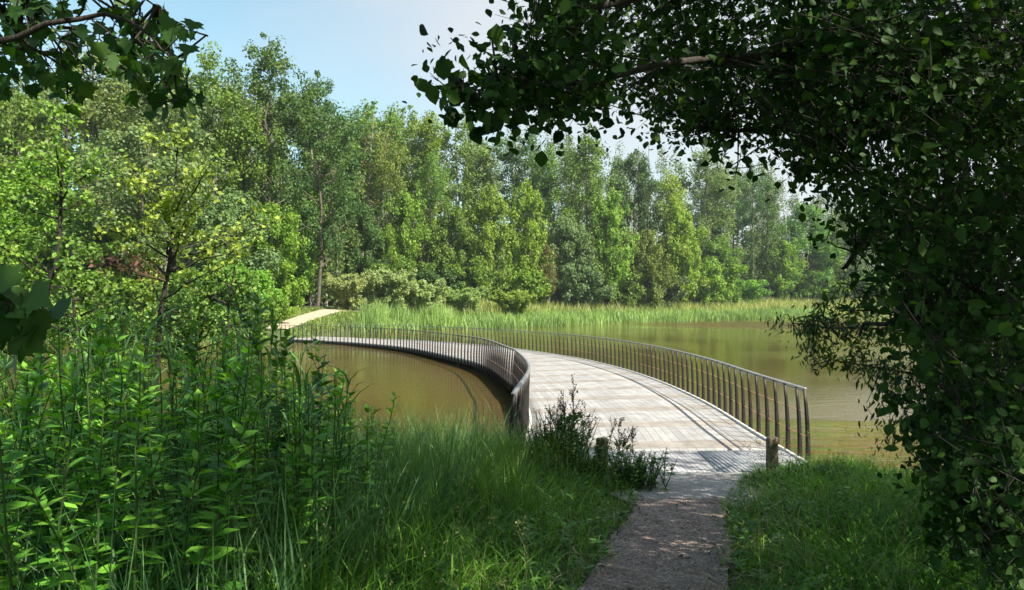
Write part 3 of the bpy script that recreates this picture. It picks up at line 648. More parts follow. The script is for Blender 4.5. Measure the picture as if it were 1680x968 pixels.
for k_, o in K.items():
    if k_ not in used:
        for ch in list(o.children): bpy.data.objects.remove(ch)
        bpy.data.objects.remove(o)

# deep wood behind: one mass
mb = MB(); rg = np.random.default_rng(77)
WT = MB()
for k in range(560):
    px = rg.uniform(-60, 1600); d = np.interp(px, [0, 540, 640, 1000, 1300, 1560], [84, 100, 139, 154, 206, 215]) + rg.uniform(0, 26)
    topy = (0 if k % 2 else 40) + np.interp(px, [-60, 100, 300, 420, 560, 650, 900, 1100, 1250, 1400, 1560], [120, 90, 100, 100, 155, 165, 195, 222, 240, 320, 340]) + rg.uniform(-5, 50)
    X_ = (px - 840) / F * d; gz = float(ground(X_, d)); Ht = CAM_Z - (topy - HOR) / F * d; Wd = rg.uniform(3.4, 6.5)
    for q in range(24):
        u = rg.random() if k % 2 else rg.random() * .45; c = np.array([X_, d, gz]) + np.array([rg.normal(0, Wd * .25), rg.normal(0, Wd * .25), 0]); c[2] = gz + (Ht - gz) * (.05 + .86 * u); c[:2] += (np.array([X_, d]) - c[:2]) * max(0, u - .7) * 2.2
        clump(mb, c, rg.uniform(.8, 1.7), 55, .42, rg=rg, flat=1.5)
    tube(WT, wobble((X_, d, gz - .3), (X_, d, Ht - 2.5), 6, .05, rg), np.linspace(.2, .05, 6), 5, .0)
q = WT.build('trunks', M['pale_bark']); q['kind'] = 'stuff'
o = mb.build('woodland', M['leaf']); q.parent = o
tag(o, 'dense shady woodland filling in behind the lakeside trees', 'woodland', kind='stuff'); o.color = (.11, .175, .04, 1)

# ------------------------------------------------------------------ reeds and meadow on the far bank
def along_far(n, lo, hi, off0, off1, rg):
    # points on the far bank between distances off0..off1 from the shoreline, x range lo..hi
    pts = []
    seg = FAR[(FAR[:, 0] >= lo - 40) & (FAR[:, 0] <= hi + 40)]
    s = np.concatenate([[0], np.cumsum(np.hypot(*np.diff(seg, axis=0).T))]); u = rg.random(n * 3) * s[-1]
    x = np.interp(u, s, seg[:, 0]); y = np.interp(u, s, seg[:, 1]); k = np.clip(np.searchsorted(s, u) - 1, 0, len(seg) - 2)
    t = norm(seg[k + 1] - seg[k]); nn = np.stack([-t[:, 1], t[:, 0]], -1); o = rg.uniform(off0, off1, n * 3)
    x = x + nn[:, 0] * o; y = y + nn[:, 1] * o; m = (x > lo) & (x < hi)
    return x[m][:n], y[m][:n]
rg = np.random.default_rng(3)
def scatter_blades(name, label, cat, sets, colr):
    mb = MB()
    for (x, y, h, w, lean) in sets:
        n = len(x); z = ground(x, y) - .05; hh = h * rg.uniform(.45, 1.25, n) * (1 + .22 * lnoise(x, y, .5) + .22 * lnoise(x, y, 1.7, 2))
        blades(mb, np.stack([x, y, z], -1), hh, w, lean * rg.uniform(.3, 1.6, n), rg.random(n) * 6.28, var=np.clip(.5 + .35 * lnoise(x, y, .35) + rg.normal(0, .2, n), 0, 1))
    o = tag(mb.build(name, M['blade']), label, cat, kind='stuff'); o.color = (*colr, 1); return o
xa, ya = along_far(26000, -13.8, 66, -1.2, 5.0, rg); kp = rg.random(len(xa)) < .25 + .75 * np.clip(.6 + lnoise(xa, ya, .45), 0, 1); xa, ya = xa[kp], ya[kp]
xb, yb = along_far(9000, -14.6, -7, -.4, 5, rg)
scatter_blades('reed_bed', 'bright green reed bed along the far shore', 'reeds', [(xa, ya, 1.45, .10, .30), (xb, yb, 2.1, .08, .25)], (.21, .33, .10))
xa, ya = along_far(30000, -14, 110, 4, 19, rg); xc, yc = along_far(24000, 40, 130, -.3, 18, rg)
scatter_blades('meadow_grass', 'pale yellow green tall meadow grass behind the reeds', 'grass', [(xa, ya, 2.0, .10, .30), (xc, yc, .9, .10, .3)], (.30, .34, .11))
xa, ya = along_far(16000, -75, -17, -.3, 7, rg)
keep = np.abs(xa - np.interp(ya, sy_, sx_)) > 1.5; keep &= ~((xa > -21) & (ya > 60))
xp = rg.uniform(-24, -10, 14000); yp = rg.uniform(61.5, 84, 14000); kp = (np.abs(xp - np.interp(yp, sy_, sx_)) > 1.15 + .15 * np.sin(yp * 2)) & (ground(xp, yp) > WATER + .1); xp, yp = xp[kp], yp[kp]
scatter_blades('bank_grass', 'light green grass on the left part of the far bank', 'grass', [(xa[keep], ya[keep], .9, .09, .35), (xp, yp, .42, .07, .5)], (.19, .27, .06))

# ------------------------------------------------------------------ near bank grass
rg = np.random.default_rng(8)
def near_pts(n, x0, x1, y0, y1, dens=None):
    # even in picture space at these distances: more blades close by
    y = y0 * (y1 / y0) ** rg.random(n); x = rg.uniform(x0, x1, n); return x, y
def ok_path(x, y, m=.44): 
    half = np.where(y > 8.4, np.maximum(m, .44) + (y - 8.4) * .14, m); return np.abs(x - path_x(y)) > half + .03 * np.sin(y * 5) + .03 * np.sin(y * 13)
def onland(x, y): return (y < np.interp(x, NEAR[:, 0], NEAR[:, 1]) + .25) & ~((x > -.05) & (x < 4.4) & (y > 10.45))
sets = []
mb = MB()
n = 95000; y = rg.uniform(2.2, 12.8, n); x = rg.uniform(-9, 8.5, n); m = ok_path(x, y) & onland(x, y) & (np.abs(x) < .72 * y + .8); x, y = x[m], y[m]
dp = np.abs(x - path_x(y)) - .5; h = np.where(x < path_x(y), .10 + .42 * np.clip(dp / 1.3, 0, 1), .10 + .26 * np.clip(dp / .9, 0, 1)) * rg.uniform(.6, 1.35, len(x)) * (1 + .3 * lnoise(x, y, 2.2))
blades(mb, np.stack([x, y, ground(x, y) - .02], -1), h, rg.uniform(.006, .015, len(x)), rg.uniform(.2, 1.5, len(x)), rg.random(len(x)) * 6.28, var=np.clip(.42 + .25 * lnoise(x, y, 1.3) + rg.normal(0, .3, len(x)), 0, 1), segs=4)
o = tag(mb.build('grass', M['blade']), 'lush green grass growing on both sides of the path', 'grass', kind='stuff'); o.color = (.13, .30, .028, 1)
# tall shore grass with seed heads in front of the left pond and behind the right bollard
mb = MB()
x = rg.uniform(-6.5, .15, 15000); y = rg.uniform(7.2, 12.3, 15000); m = onland(x, y) & ok_path(x, y, 1.1); x, y = x[m], y[m]
blades(mb, np.stack([x, y, ground(x, y) - .02], -1), rg.uniform(.45, 1.0, len(x)) * (1 + .2 * lnoise(x, y, 2)), rg.uniform(.006, .012, len(x)), rg.uniform(.1, .7, len(x)), rg.random(len(x)) * 6.28, segs=4)
x = rg.uniform(4.4, 8.6, 5000); y = rg.uniform(9.8, 12.9, 5000); m = onland(x, y); x, y = x[m], y[m]
blades(mb, np.stack([x, y, ground(x, y) - .02], -1), rg.uniform(.12, .3, len(x)), rg.uniform(.006, .012, len(x)), rg.uniform(.2, .9, len(x)), rg.random(len(x)) * 6.28)
# clump round each bollard
for cx, cy, s, hh in ((1.25, 9.5, .5, .24), (.35, 9.7, .45, .75), (3.55, 9.75, .45, .24), (4.0, 10.2, .5, .32), (4.6, 10.5, .35, .42)):
    x = rg.normal(cx, s * .6, 1500); y = rg.normal(cy, s * .55, 1500); m = ok_path(x, y, .5) & (y < 10.4) | (x > 4.4)
    x, y = x[m], y[m]; blades(mb, np.stack([x, y, ground(x, y) - .02], -1), hh * rg.uniform(.4, 1.2, len(x)), rg.uniform(.006, .014, len(x)), rg.uniform(.1, .7, len(x)), rg.random(len(x)) * 6.28, segs=4)
o = tag(mb.build('shore_grass', M['blade']), 'tall blue green shore grass between the bank and the open water', 'grass', kind='stuff'); o.color = (.15, .27, .06, 1)

# pale flowering stalks standing out of the grass
mb = MB(); x = rg.uniform(-5, 7, 1500); y = rg.uniform(4, 12, 1500); m = ok_path(x, y, .7) & onland(x, y); x, y = x[m], y[m]; n = len(x); hh = rg.uniform(.35, .75, n); az = rg.random(n) * 6.28; ln = rg.uniform(.1, .5, n)
b0 = np.stack([x, y, ground(x, y)], -1); blades(mb, b0, hh, .004, ln, az, curl=.3, var=rg.random(n))
tp = b0 + np.stack([np.cos(az) * ln * hh * .9, np.sin(az) * ln * hh * .9, hh * .93], -1)
for q in range(7): leaves(mb, tp + rg.normal(0, .012, (n, 3)) * np.array([1, 1, 2.5]), np.stack([rg.normal(0, .4, n), rg.normal(0, .4, n), np.ones(n)], -1), rg.normal(size=(n, 3)), .016, 'quad')
o = tag(mb.build('grass_stalks', M['blade']), 'pale thin flowering stalks standing above the grass', 'grass stalks', kind='stuff'); o.color = (.24, .27, .12, 1)

# ------------------------------------------------------------------ tall herbs on the left
def herb_geo(lf, stm, base, H, rg, leafL=.15, lean=.12, n=None):
    tone_ = rg.normal(0, .16)
    az = rg.random() * 6.28; top = base + np.array([math.cos(az) * lean * H, math.sin(az) * lean * H, H]); st_ = wobble(base, top, 8, .06, rg)
    tube(stm, st_, np.linspace(.008, .003, 8), 5, .3)
    n = n or int(H / .032); u = np.sort(rg.uniform(.12, 1.0, n)); pos = np.stack([np.interp(u, np.linspace(0, 1, 8), st_[:, e]) for e in range(3)], -1)
    a = np.arange(n) * 2.1 + rg.normal(0, .3, n); rise = .25 + .75 * u ** 4 + rg.normal(0, .18, n)
    ax = np.stack([np.cos(a), np.sin(a), rise], -1); nn = np.stack([-np.cos(a) * rise, -np.sin(a) * rise, np.ones(n)], -1) + rg.normal(0, .25, (n, 3))
    leaves(lf, pos, ax, nn, leafL * (1.05 - .55 * u ** 3) * rg.uniform(.75, 1.25, n), 'lance', np.clip(rg.normal(.5, .2, n) + tone_ + .25 * u ** 3, 0, 1), wid=rg.uniform(1.1, 2.1))
    for s in range(rg.integers(0, 4)):      # side shoots
        q = rg.uniform(.4, .85); b0 = np.array([np.interp(q, np.linspace(0, 1, 8), st_[:, e]) for e in range(3)]); aa = rg.random() * 6.28; l = H * rg.uniform(.12, .22)
        tp = b0 + np.array([math.cos(aa) * .5, math.sin(aa) * .5, .9]) * l; tube(stm, [b0, tp], [.004, .002], 4, .3)
        m_ = 9; uu = rg.random(m_); pos = b0 + (tp - b0) * uu[:, None]; a2 = rg.random(m_) * 6.28
        leaves(lf, pos, np.stack([np.cos(a2), np.sin(a2), .5 * np.ones(m_)], -1), np.stack([-.4 * np.cos(a2), -.4 * np.sin(a2), np.ones(m_)], -1), leafL * .7 * rg.uniform(.7, 1.2, m_), 'lance', rg.random(m_), wid=1.5)
def reed_geo(lf, stm, base, H, rg):
    az = rg.random() * 6.28; top = base + np.array([math.cos(az) * .1 * H, math.sin(az) * .1 * H, H]); tube(stm, [base, (base + top) / 2, top], [.006, .005, .002], 5, .3)
    n = 10; u = rg.uniform(.2, .98, n); pos = base + (top - base) * u[:, None]; a = rg.random(n) * 6.28
    blades(lf, pos, rg.uniform(.3, .5, n), rg.uniform(.014, .026, n), rg.uniform(.5, 1.5, n), a, curl=.9, var=rg.random(n), segs=5)
rg = np.random.default_rng(21)
def silhouette(px): return np.interp(px, [-200, 0, 60, 120, 170, 200, 250, 330, 370, 430, 465, 500, 540, 600, 650, 720, 800], [555, 575, 545, 570, 530, 540, 570, 540, 565, 502, 560, 590, 620, 680, 720, 760, 800])
lf, sm_ = MB(), MB(); rf, rs = MB(), MB()
cnt = 0
while cnt < 560:
    px = rg.uniform(-120, 680); d = rg.uniform(3.3, 10.5); X_ = (px - 840) / F * d
    if X_ > path_x(d) - 1.55 - .12 * d: continue
    gz = float(ground(X_, d)); topy = silhouette(px) + rg.exponential(95) + 5 + 22 * np.sin(px * .031); Hh = CAM_Z - (topy - HOR) / F * d - gz
    Hh = Hh if Hh > .35 else .4
    if Hh > 2.5: continue
    cnt += 1
    herb_geo(lf, sm_, np.array([X_, d, gz]), Hh, rg, leafL=rg.uniform(.07, .165), lean=abs(rg.normal(0, .22)), n=int(Hh / rg.uniform(.022, .05)))
for k in range(130):
    px = rg.uniform(-80, 560); d = rg.uniform(4.8, 10); X_ = (px - 840) / F * d
    if X_ > path_x(d) - 1.8: continue
    gz = float(ground(X_, d)); topy = silhouette(px) + rg.exponential(90) - 25; Hh = min(2.3, max(.5, CAM_Z - (topy - HOR) / F * d - gz)); reed_geo(rf, rs, np.array([X_, d, gz]), Hh, rg)
gx = rg.uniform(-9, 1, 26000); gy = rg.uniform(3, 11.5, 26000); k_ = (gx < path_x(gy) - 1.3 - .1 * gy) & onland(gx, gy); gx, gy = gx[k_], gy[k_]
hh = np.minimum(np.clip(2.35 - .055 * gy - ground(gx, gy), .4, 1.6), 1.5) * rg.uniform(.35, .85, len(gx)); blades(rf, np.stack([gx, gy, ground(gx, gy)], -1), hh, rg.uniform(.005, .013, len(gx)), rg.uniform(.1, .8, len(gx)), rg.random(len(gx)) * 6.28, var=rg.random(len(gx)), segs=4)
und = empty('undergrowth', (0, 0, 0)); tag(und, 'dense tangle of tall leafy herbs covering the left bank', 'undergrowth', kind='stuff')
o = lf.build('leaves', M['near_leaf'], und); o.color = (.13, .34, .035, 1); o['kind'] = 'stuff'; o = sm_.build('stems', M['near_leaf'], und); o.color = (.10, .15, .05, 1); o['kind'] = 'stuff'
rd = empty('reeds', (0, 0, 0)); tag(rd, 'blue green broad bladed reeds mixed among the herbs', 'reeds', kind='stuff')
o = rf.build('blades', M['blade'], rd); o.color = (.10, .22, .08, 1); o['kind'] = 'stuff'; o = rs.build('stems', M['near_leaf'], rd); o.color = (.10, .15, .05, 1); o['kind'] = 'stuff'
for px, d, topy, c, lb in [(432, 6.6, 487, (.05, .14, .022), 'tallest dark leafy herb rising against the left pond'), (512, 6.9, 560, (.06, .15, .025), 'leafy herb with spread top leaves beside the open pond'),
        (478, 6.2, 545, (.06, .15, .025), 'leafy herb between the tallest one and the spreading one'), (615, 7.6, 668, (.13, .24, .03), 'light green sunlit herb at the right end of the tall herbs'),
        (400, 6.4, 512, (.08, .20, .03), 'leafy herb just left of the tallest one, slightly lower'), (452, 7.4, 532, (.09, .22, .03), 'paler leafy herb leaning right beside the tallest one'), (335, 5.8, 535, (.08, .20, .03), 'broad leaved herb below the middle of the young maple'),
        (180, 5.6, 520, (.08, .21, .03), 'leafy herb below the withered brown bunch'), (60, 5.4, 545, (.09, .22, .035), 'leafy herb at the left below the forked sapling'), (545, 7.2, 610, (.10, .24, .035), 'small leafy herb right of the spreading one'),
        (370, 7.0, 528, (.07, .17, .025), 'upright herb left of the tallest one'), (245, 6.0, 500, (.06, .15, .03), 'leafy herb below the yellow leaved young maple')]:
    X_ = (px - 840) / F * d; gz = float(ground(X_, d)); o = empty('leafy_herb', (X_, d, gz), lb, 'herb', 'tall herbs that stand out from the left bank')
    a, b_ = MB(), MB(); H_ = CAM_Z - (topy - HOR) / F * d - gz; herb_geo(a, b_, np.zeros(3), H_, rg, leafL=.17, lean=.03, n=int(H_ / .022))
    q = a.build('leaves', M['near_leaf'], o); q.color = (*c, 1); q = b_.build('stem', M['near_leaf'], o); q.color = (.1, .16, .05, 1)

# dock with dry seed stalks beside the left bollard
def dock(x, y, H, label, n_st=5, seedc=(.055, .035, .022)):
    gz = float(ground(x, y)); o = empty('dock_plant', (x, y, gz), label, 'plant'); lf, st_, sd = MB(), MB(), MB()
    for k in range(n_st):
        az = rg.random() * 6.28; hh = H * (1 if k == 0 else rg.uniform(.6, .92)); tp = np.array([math.cos(az) * .30 * (k > 0), math.sin(az) * .2 * (k > 0), hh]); s0 = wobble((rg.normal(0, .04), rg.normal(0, .04), 0), tp, 8, .08, rg)
        tube(st_, s0, np.linspace(.006, .0025, 8), 5)
        for q in range(10):
            u = rg.uniform(.4, .95); b0 = np.array([np.interp(u, np.linspace(0, 1, 8), s0[:, e]) for e in range(3)]); aa = rg.random() * 6.28; l = .24 * (1.1 - u) + .07
            e = b0 + np.array([math.cos(aa) * .55, math.sin(aa) * .55, .85]) * l; tube(st_, [b0, e], [.003, .0015], 4); m_ = int(110 * l) + 6
            pos = b0 + (e - b0) * rg.random(m_)[:, None] + rg.normal(0, .007, (m_, 3)); leaves(sd, pos, rg.normal(size=(m_, 3)), rg.normal(size=(m_, 3)), rg.uniform(.012, .024, m_), 'quad')
        m_ = 30; u = rg.uniform(.55, 1, m_); pos = np.stack([np.interp(u, np.linspace(0, 1, 8), s0[:, e]) for e in range(3)], -1) + rg.normal(0, .008, (m_, 3)); leaves(sd, pos, rg.normal(size=(m_, 3)), rg.normal(size=(m_, 3)), .018, 'quad')
    m_ = 24 * n_st; a = rg.random(m_) * 6.28; hgt = rg.uniform(.02, H * .62, m_); pr_ = .20 * rg.random(m_); pos = np.stack([np.cos(a) * pr_, np.sin(a) * pr_, hgt], -1)
    leaves(lf, pos, np.stack([np.cos(a), np.sin(a), rg.uniform(.2, 1.1, m_)], -1), np.stack([-np.cos(a) * .5, -np.sin(a) * .5, np.ones(m_)], -1), rg.uniform(.06, .17, m_), 'lance', wid=1.5)
    q = lf.build('leaves', M['near_leaf'], o); q.color = (.075, .17, .025, 1); q = st_.build('stem', M['dark_bark'], o); q = sd.build('seed_head', M['dry'], o); q['kind'] = 'stuff'; q.color = (*seedc, 1); return o
dock(.80, 10.15, 1.42, 'tallest dark dock plant with dry seed stalks in front of the bridge deck', 11)
dock(.48, 9.8, 1.0, 'shorter leafy dock left of the tallest one, against the railing end', 9, (.06, .06, .03))
dock(1.42, 10.15, .80, 'thin dock plant with sparse stalks just right of the left bollard', 3)

# low leafy weeds at the foot of the right bollard and the left clump
for cx, cy, hh, sp_, ns_, lb in ((3.80, 9.55, .30, .22, 60, 'low dark leafy weed in front of the right bollard'), (3.14, 9.55, .20, .14, 34, 'small dark weed left of the right bollard, reaching over the apron'),
        (1.48, 9.3, .42, .15, 90, 'dark leafy weed right of the left bollard, overhanging the apron'), (.92, 9.6, .50, .13, 60, 'leafy weed in front of the left bollard'), (.50, 9.6, .80, .25, 80, 'leafy weed in front of the dock plants')):
    gz = float(ground(cx, cy)); o = empty('weed_clump', (cx, cy, gz), lb, 'weed', 'leafy weeds at the bridge foot'); a = MB(); b_ = MB()
    for k in range(ns_): herb_geo(a, b_, np.array([rg.normal(0, sp_), rg.normal(0, .15), 0]), hh * rg.uniform(.5, 1.25), rg, leafL=.065, lean=.4, n=22)
    q = a.build('leaves', M['near_leaf'], o); q.color = (.085, .21, .035, 1); q['kind'] = 'stuff'; q = b_.build('stems', M['near_leaf'], o); q.color = (.06, .1, .03, 1); q['kind'] = 'stuff'

# ------------------------------------------------------------------ young trees at mid distance on the left
def sapling(name, label, trunk_pts, rads, tips, leafsize, col, shape, nleaf, rg, tw=.5, barkm='dark_bark', dead=None):
    base = np.array(trunk_pts[0]); o = empty(name, base, label, 'tree'); lf, wd = MB(), MB()
    tp = np.array(trunk_pts) - base; tube(wd, tp, rads, 8)
    ss = np.linspace(0, 1, len(tp))
    for tip in tips:
        tip = np.array(tip) - base
        # leave the trunk somewhat below the tip
        cand = np.stack([np.interp(np.linspace(.25, 1, 40), ss, tp[:, e]) for e in range(3)], -1); w = np.linalg.norm(cand - (tip - np.array([0, 0, .45 * np.linalg.norm(tip[:2] - cand[0, :2])])), axis=1); b0 = cand[np.argmin(w)]
        lp = wobble(b0, tip, 7, .18, rg); tube(wd, lp, np.linspace(.018, .005, 7), 5)
        for q in range(7):
            u = rg.uniform(.35, 1); c = np.array([np.interp(u, np.linspace(0, 1, 7), lp[:, e]) for e in range(3)]); d_ = norm(rg.normal(size=3) + np.array([0, 0, .5]) + norm(tip - b0) * .8); l = tw * rg.uniform(.35, 1); tube(wd, [c, c + d_ * l], [.005, .002], 4)
            n = nleaf; uu = rg.random(n); pos = c + d_ * l * uu[:, None] + rg.normal(0, .05, (n, 3)); ax = norm(rg.normal(size=(n, 3)) + d_ * .6 + np.array([0, 0, -.3])); nn = norm(rg.normal(0, .7, (n, 3)) + np.array([.2, -.35, .8]))
            leaves(lf, pos, ax, nn, leafsize * rg.uniform(.7, 1.25, n), shape, rg.random(n))
    wd.build('trunk', M[barkm], o, smooth=True); q = lf.build('crown', M['near_leaf'], o); q.color = (*col, 1)
    if dead is not None:
        dd = MB(); c = np.array(dead) - base; pos = c + rg.normal(size=(150, 3)) * np.array([.20, .16, .09]); leaves(dd, pos, norm(rg.normal(size=(150, 3)) + np.array([0, 0, -1.2])), rg.normal(size=(150, 3)), .065 * rg.uniform(.6, 1.3, 150), 'lance', wid=1.8)
        for k in range(6): tube(dd, [c + np.array([.5, 0, -.25]), c + rg.normal(size=3) * np.array([.25, .15, .08])], [.008, .003], 4, .2)
        q = dd.build('dead_leaves', M['dry'], o); q.color = (.20, .11, .07, 1)
    return o
rg = np.random.default_rng(31)
d0 = 11.3
def g3(px, d): X_ = (px - 840) / F * d; return np.array([X_, d, float(ground(X_, d)) - .1])
sapling('young_maple', 'young maple with yellow green sunlit leaves and a withered brown bunch', [g3(248, d0), P(262, 520, d0), P(278, 430, d0), P(285, 340, d0 + .1), P(290, 240, d0 + .1)], [.05, .04, .03, .02, .008],
        [P(a, b_, d0 + rg.uniform(-.9, .9)) for a, b_ in [(180, 262), (215, 300), (235, 225), (290, 240), (330, 290), (360, 250), (345, 330), (300, 380), (235, 370), (165, 372), (205, 410), (390, 380), (435, 362), (360, 440), (420, 400), (250, 300), (270, 340), (320, 350), (310, 300), (330, 420), (240, 440)]],
          .062, (.24, .33, .045), 'maple', 11, rg, dead=P(208, 430, d0 - 1.4))
d1 = 10.6
sapling('forked_sapling', 'thin forked sapling with dark stem at the left edge', [g3(60, d1), P(70, 480, d1), P(92, 440, d1), P(97, 380, d1), P(100, 300, d1), P(110, 190, d1)], [.055, .05, .045, .03, .02, .008],
        [P(a, b_, d1 + rg.uniform(-1, 1)) for a, b_ in [(70, 180), (110, 200), (60, 260), (20, 330), (40, 400), (130, 330), (150, 280), (20, 290), (-30, 380), (120, 430), (75, 330), (140, 470), (30, 460), (-30, 460), (90, 240)]],
          .062, (.14, .26, .035), 'ovate', 18, rg)
sapling('leaning_sapling', 'thin dark leaning stem with sparse leaves below the forked sapling', [g3(145, 10.9), P(130, 560, 10.9), P(120, 500, 10.9), P(117, 455, 10.9)], [.03, .025, .018, .01],
        [P(60, 500, 10.9), P(30, 525, 10.5), P(150, 480, 11.2), P(175, 500, 11)], .06, (.09, .17, .03), 'ovate', 8, rg)
sapling('bank_sapling', 'bushy sapling behind the herbs, right of the yellow young maple', [g3(370, 12.0), P(375, 500, 12.0), P(385, 440, 12.0)], [.03, .02, .01],
        [P(330, 480, 12), P(350, 450, 12.2), P(400, 470, 11.8), P(420, 500, 12), P(380, 430, 12), P(300, 500, 12), P(440, 540, 12), P(340, 540, 11.8), P(290, 460, 12)], .06, (.12, .21, .035), 'ovate', 12, rg)

for px_, sp_, d_, lb in ((60, 70, 12.0, 'leafy shrub on the near bank at the left edge, below the forked sapling'), (190, 75, 12.2, 'leafy shrub on the near bank below the withered brown bunch'), (320, 60, 12.4, 'leafy shrub on the near bank right of the young maple stem')):
    tp_ = [P(px_ + rg.normal(0, sp_), rg.uniform(495, 575), d_ + rg.normal(0, .5)) for k in range(22)]
    o = sapling('bank_shrub', lb, [g3(px_, d_), P(px_, 590, d_), P(px_ + 8, 530, d_)], [.03, .02, .01], tp_, .055, (.13, .25, .04), 'ovate', 14, rg); o['category'] = 'shrub'
# low broad leaved weeds in the turf
mb = MB(); wx = rg.uniform(-2.5, 5.5, 900); wy = rg.uniform(4, 10.3, 900); k_ = ok_path(wx, wy, .5) & onland(wx, wy) & (np.abs(wx - path_x(wy)) < 2.6); wx, wy = wx[k_], wy[k_]
for k in range(9):
    a = rg.random(len(wx)) * 6.28; hz_ = rg.uniform(.04, .20, len(wx)) * np.clip(np.abs(wx - path_x(wy)), .3, 1)
    leaves(mb, np.stack([wx, wy, ground(wx, wy) + hz_], -1), np.stack([np.cos(a), np.sin(a), rg.uniform(.1, .9, len(wx))], -1), np.stack([-np.cos(a) * .5, -np.sin(a) * .5, np.ones(len(wx))], -1), rg.uniform(.035, .10, len(wx)), 'lance', wid=2.0)
o = tag(mb.build('ground_weeds', M['near_leaf']), 'low broad leaved weeds scattered through the grass beside the path', 'weeds', kind='stuff'); o.color = (.09, .24, .03, 1)
# straw coloured dead blades
mb = MB(); wx = rg.uniform(-6, 7, 5000); wy = rg.uniform(3.5, 11.5, 5000); k_ = ok_path(wx, wy, .45) & onland(wx, wy); wx, wy = wx[k_], wy[k_]; n = len(wx)
blades(mb, np.stack([wx, wy, ground(wx, wy)], -1), rg.uniform(.1, .42, n), rg.uniform(.005, .011, n), rg.uniform(.8, 2.2, n), rg.random(n) * 6.28, curl=1.0, segs=4)
o = tag(mb.build('dead_grass', M['blade']), 'straw coloured dead blades bent over in the grass', 'dead grass', kind='stuff'); o.color = (.30, .27, .13, 1)

# ------------------------------------------------------------------ overhanging tree on the right
def in_poly(px, py, poly):
    inside = np.zeros(len(px), bool); j = len(poly) - 1
    for i in range(len(poly)):
        xi, yi = poly[i]; xj, yj = poly[j]; c = ((yi > py) != (yj > py)) & (px < (xj - xi) * (py - yi) / (yj - yi + 1e-9) + xi); inside ^= c; j = i
    return inside
def nearest_on(lines, p):
    best = None; bd = 1e9
    for l in lines:
        d = np.linalg.norm(l - p, axis=1); k = d.argmin()
        if d[k] < bd: bd = d[k]; best = l[k]
    return best
def spray(lf, wd, lines, tip, rg, size, n=16, L=.55, shape='ovate', droop=.15, facing=.5, spread=.10):
    h = nearest_on(lines, tip); to = norm(h - tip); L = min(L, np.linalg.norm(h - tip)); b0 = tip + norm(to + rg.normal(0, .35, 3)) * L
    if np.linalg.norm(h - b0) > .1: tube(wd, wobble(h, b0, 4, .12, rg), np.linspace(.007, .004, 4), 4)
    tw = wobble(b0, tip, 5, .15, rg); tube(wd, tw, np.linspace(.004, .0015, 5), 4)
    for s in range(3):
        u = rg.uniform(.2, .9); c = b0 + (tip - b0) * u; e = c + norm(norm(tip - b0) * .7 + rg.normal(0, .6, 3)) * L * .45; tube(wd, [c, e], [.0025, .001], 3)
    u = np.linspace(.1, 1, n); pos = np.stack([np.interp(u, np.linspace(0, 1, 5), tw[:, e]) for e in range(3)], -1) + rg.normal(0, spread, (n, 3))
    ax = norm(norm(tip - b0)[None] * .6 + rg.normal(0, .6, (n, 3)) + np.array([0, 0, -droop * 3])); nn = norm(rg.normal(0, .6, (n, 3)) + np.array([0, -facing, .55]))
    leaves(lf, pos, ax, nn, size * rg.uniform(.55, 1.25, n), shape, rg.random(n), wid=1.0 if shape != 'ovate' else .92)
rg = np.random.default_rng(44)
tb = np.array([5.0, 5.6, 0]); tb[2] = float(ground(tb[0], tb[1])) - .2
big = empty('overhanging_tree', tb, 'big dark leafy tree overhanging the path and lake from the right', 'tree')
lf, wd = MB(), MB()
trunk = wobble(tb, tb + np.array([-.3, -.2, 9.0]), 14, .06, rg); lines = [trunk]; rads = [np.linspace(.24, .08, 14)]
def limb(a, pts, r0, r1):
    p = np.vstack([[a], pts]); s = np.linspace(0, 1, len(p)); q = np.linspace(0, 1, 16); l = np.stack([np.interp(q, s, p[:, e]) for e in range(3)], -1) + rg.normal(0, .03, (16, 3)); l[0] = a
    lines.append(l); rads.append(np.linspace(r0, r1, 16))
limb(trunk[6], [P(1300, 90, 5.0), P(1120, 95, 4.4), P(960, 140, 4.0), P(880, 150, 3.8), P(790, 150, 3.6), P(730, 140, 3.5)], .028, .004)
limb(trunk[7], [P(1350, -80, 5.2), P(1150, -20, 4.6), P(960, 20, 4.0), P(900, 30, 3.9)], .05, .006)
limb(trunk[5], [P(1500, 200, 5.6), P(1300, 230, 5.8), P(1180, 210, 5.8)], .07, .012)
limb(trunk[4], [P(1560, 330, 5.4), P(1420, 400, 5.4), P(1380, 440, 5.4)], .06, .012)
limb(trunk[3], [P(1620, 480, 5.0), P(1500, 520, 5.0), P(1400, 540, 5.2)], .05, .010)
limb(trunk[2], [P(1640, 650, 4.6), P(1540, 680, 4.6), P(1480, 660, 4.8)], .05, .010)
limb(trunk[8], [P(1600, 40, 6.6), P(1450, 90, 7.0), P(1330, 150, 7.2)], .06, .010)
limb(trunk[2], [P(1650, 800, 4.0), P(1580, 850, 3.8)], .04, .010)
POLY = [(712, 128), (760, 105), (810, 85), (885, 40), (880, -40), (1780, -40), (1780, 1010), (1660, 1010), (1610, 910), (1545, 820), (1500, 750), (1510, 700), (1485, 610), (1495, 560), (1460, 500), (1450, 440), (1455, 390), (1395, 345), (1315, 295),
        (1240, 235), (1120, 215), (1060, 200), (1000, 180), (910, 195), (820, 190), (780, 160)]
n = 0
tips = []
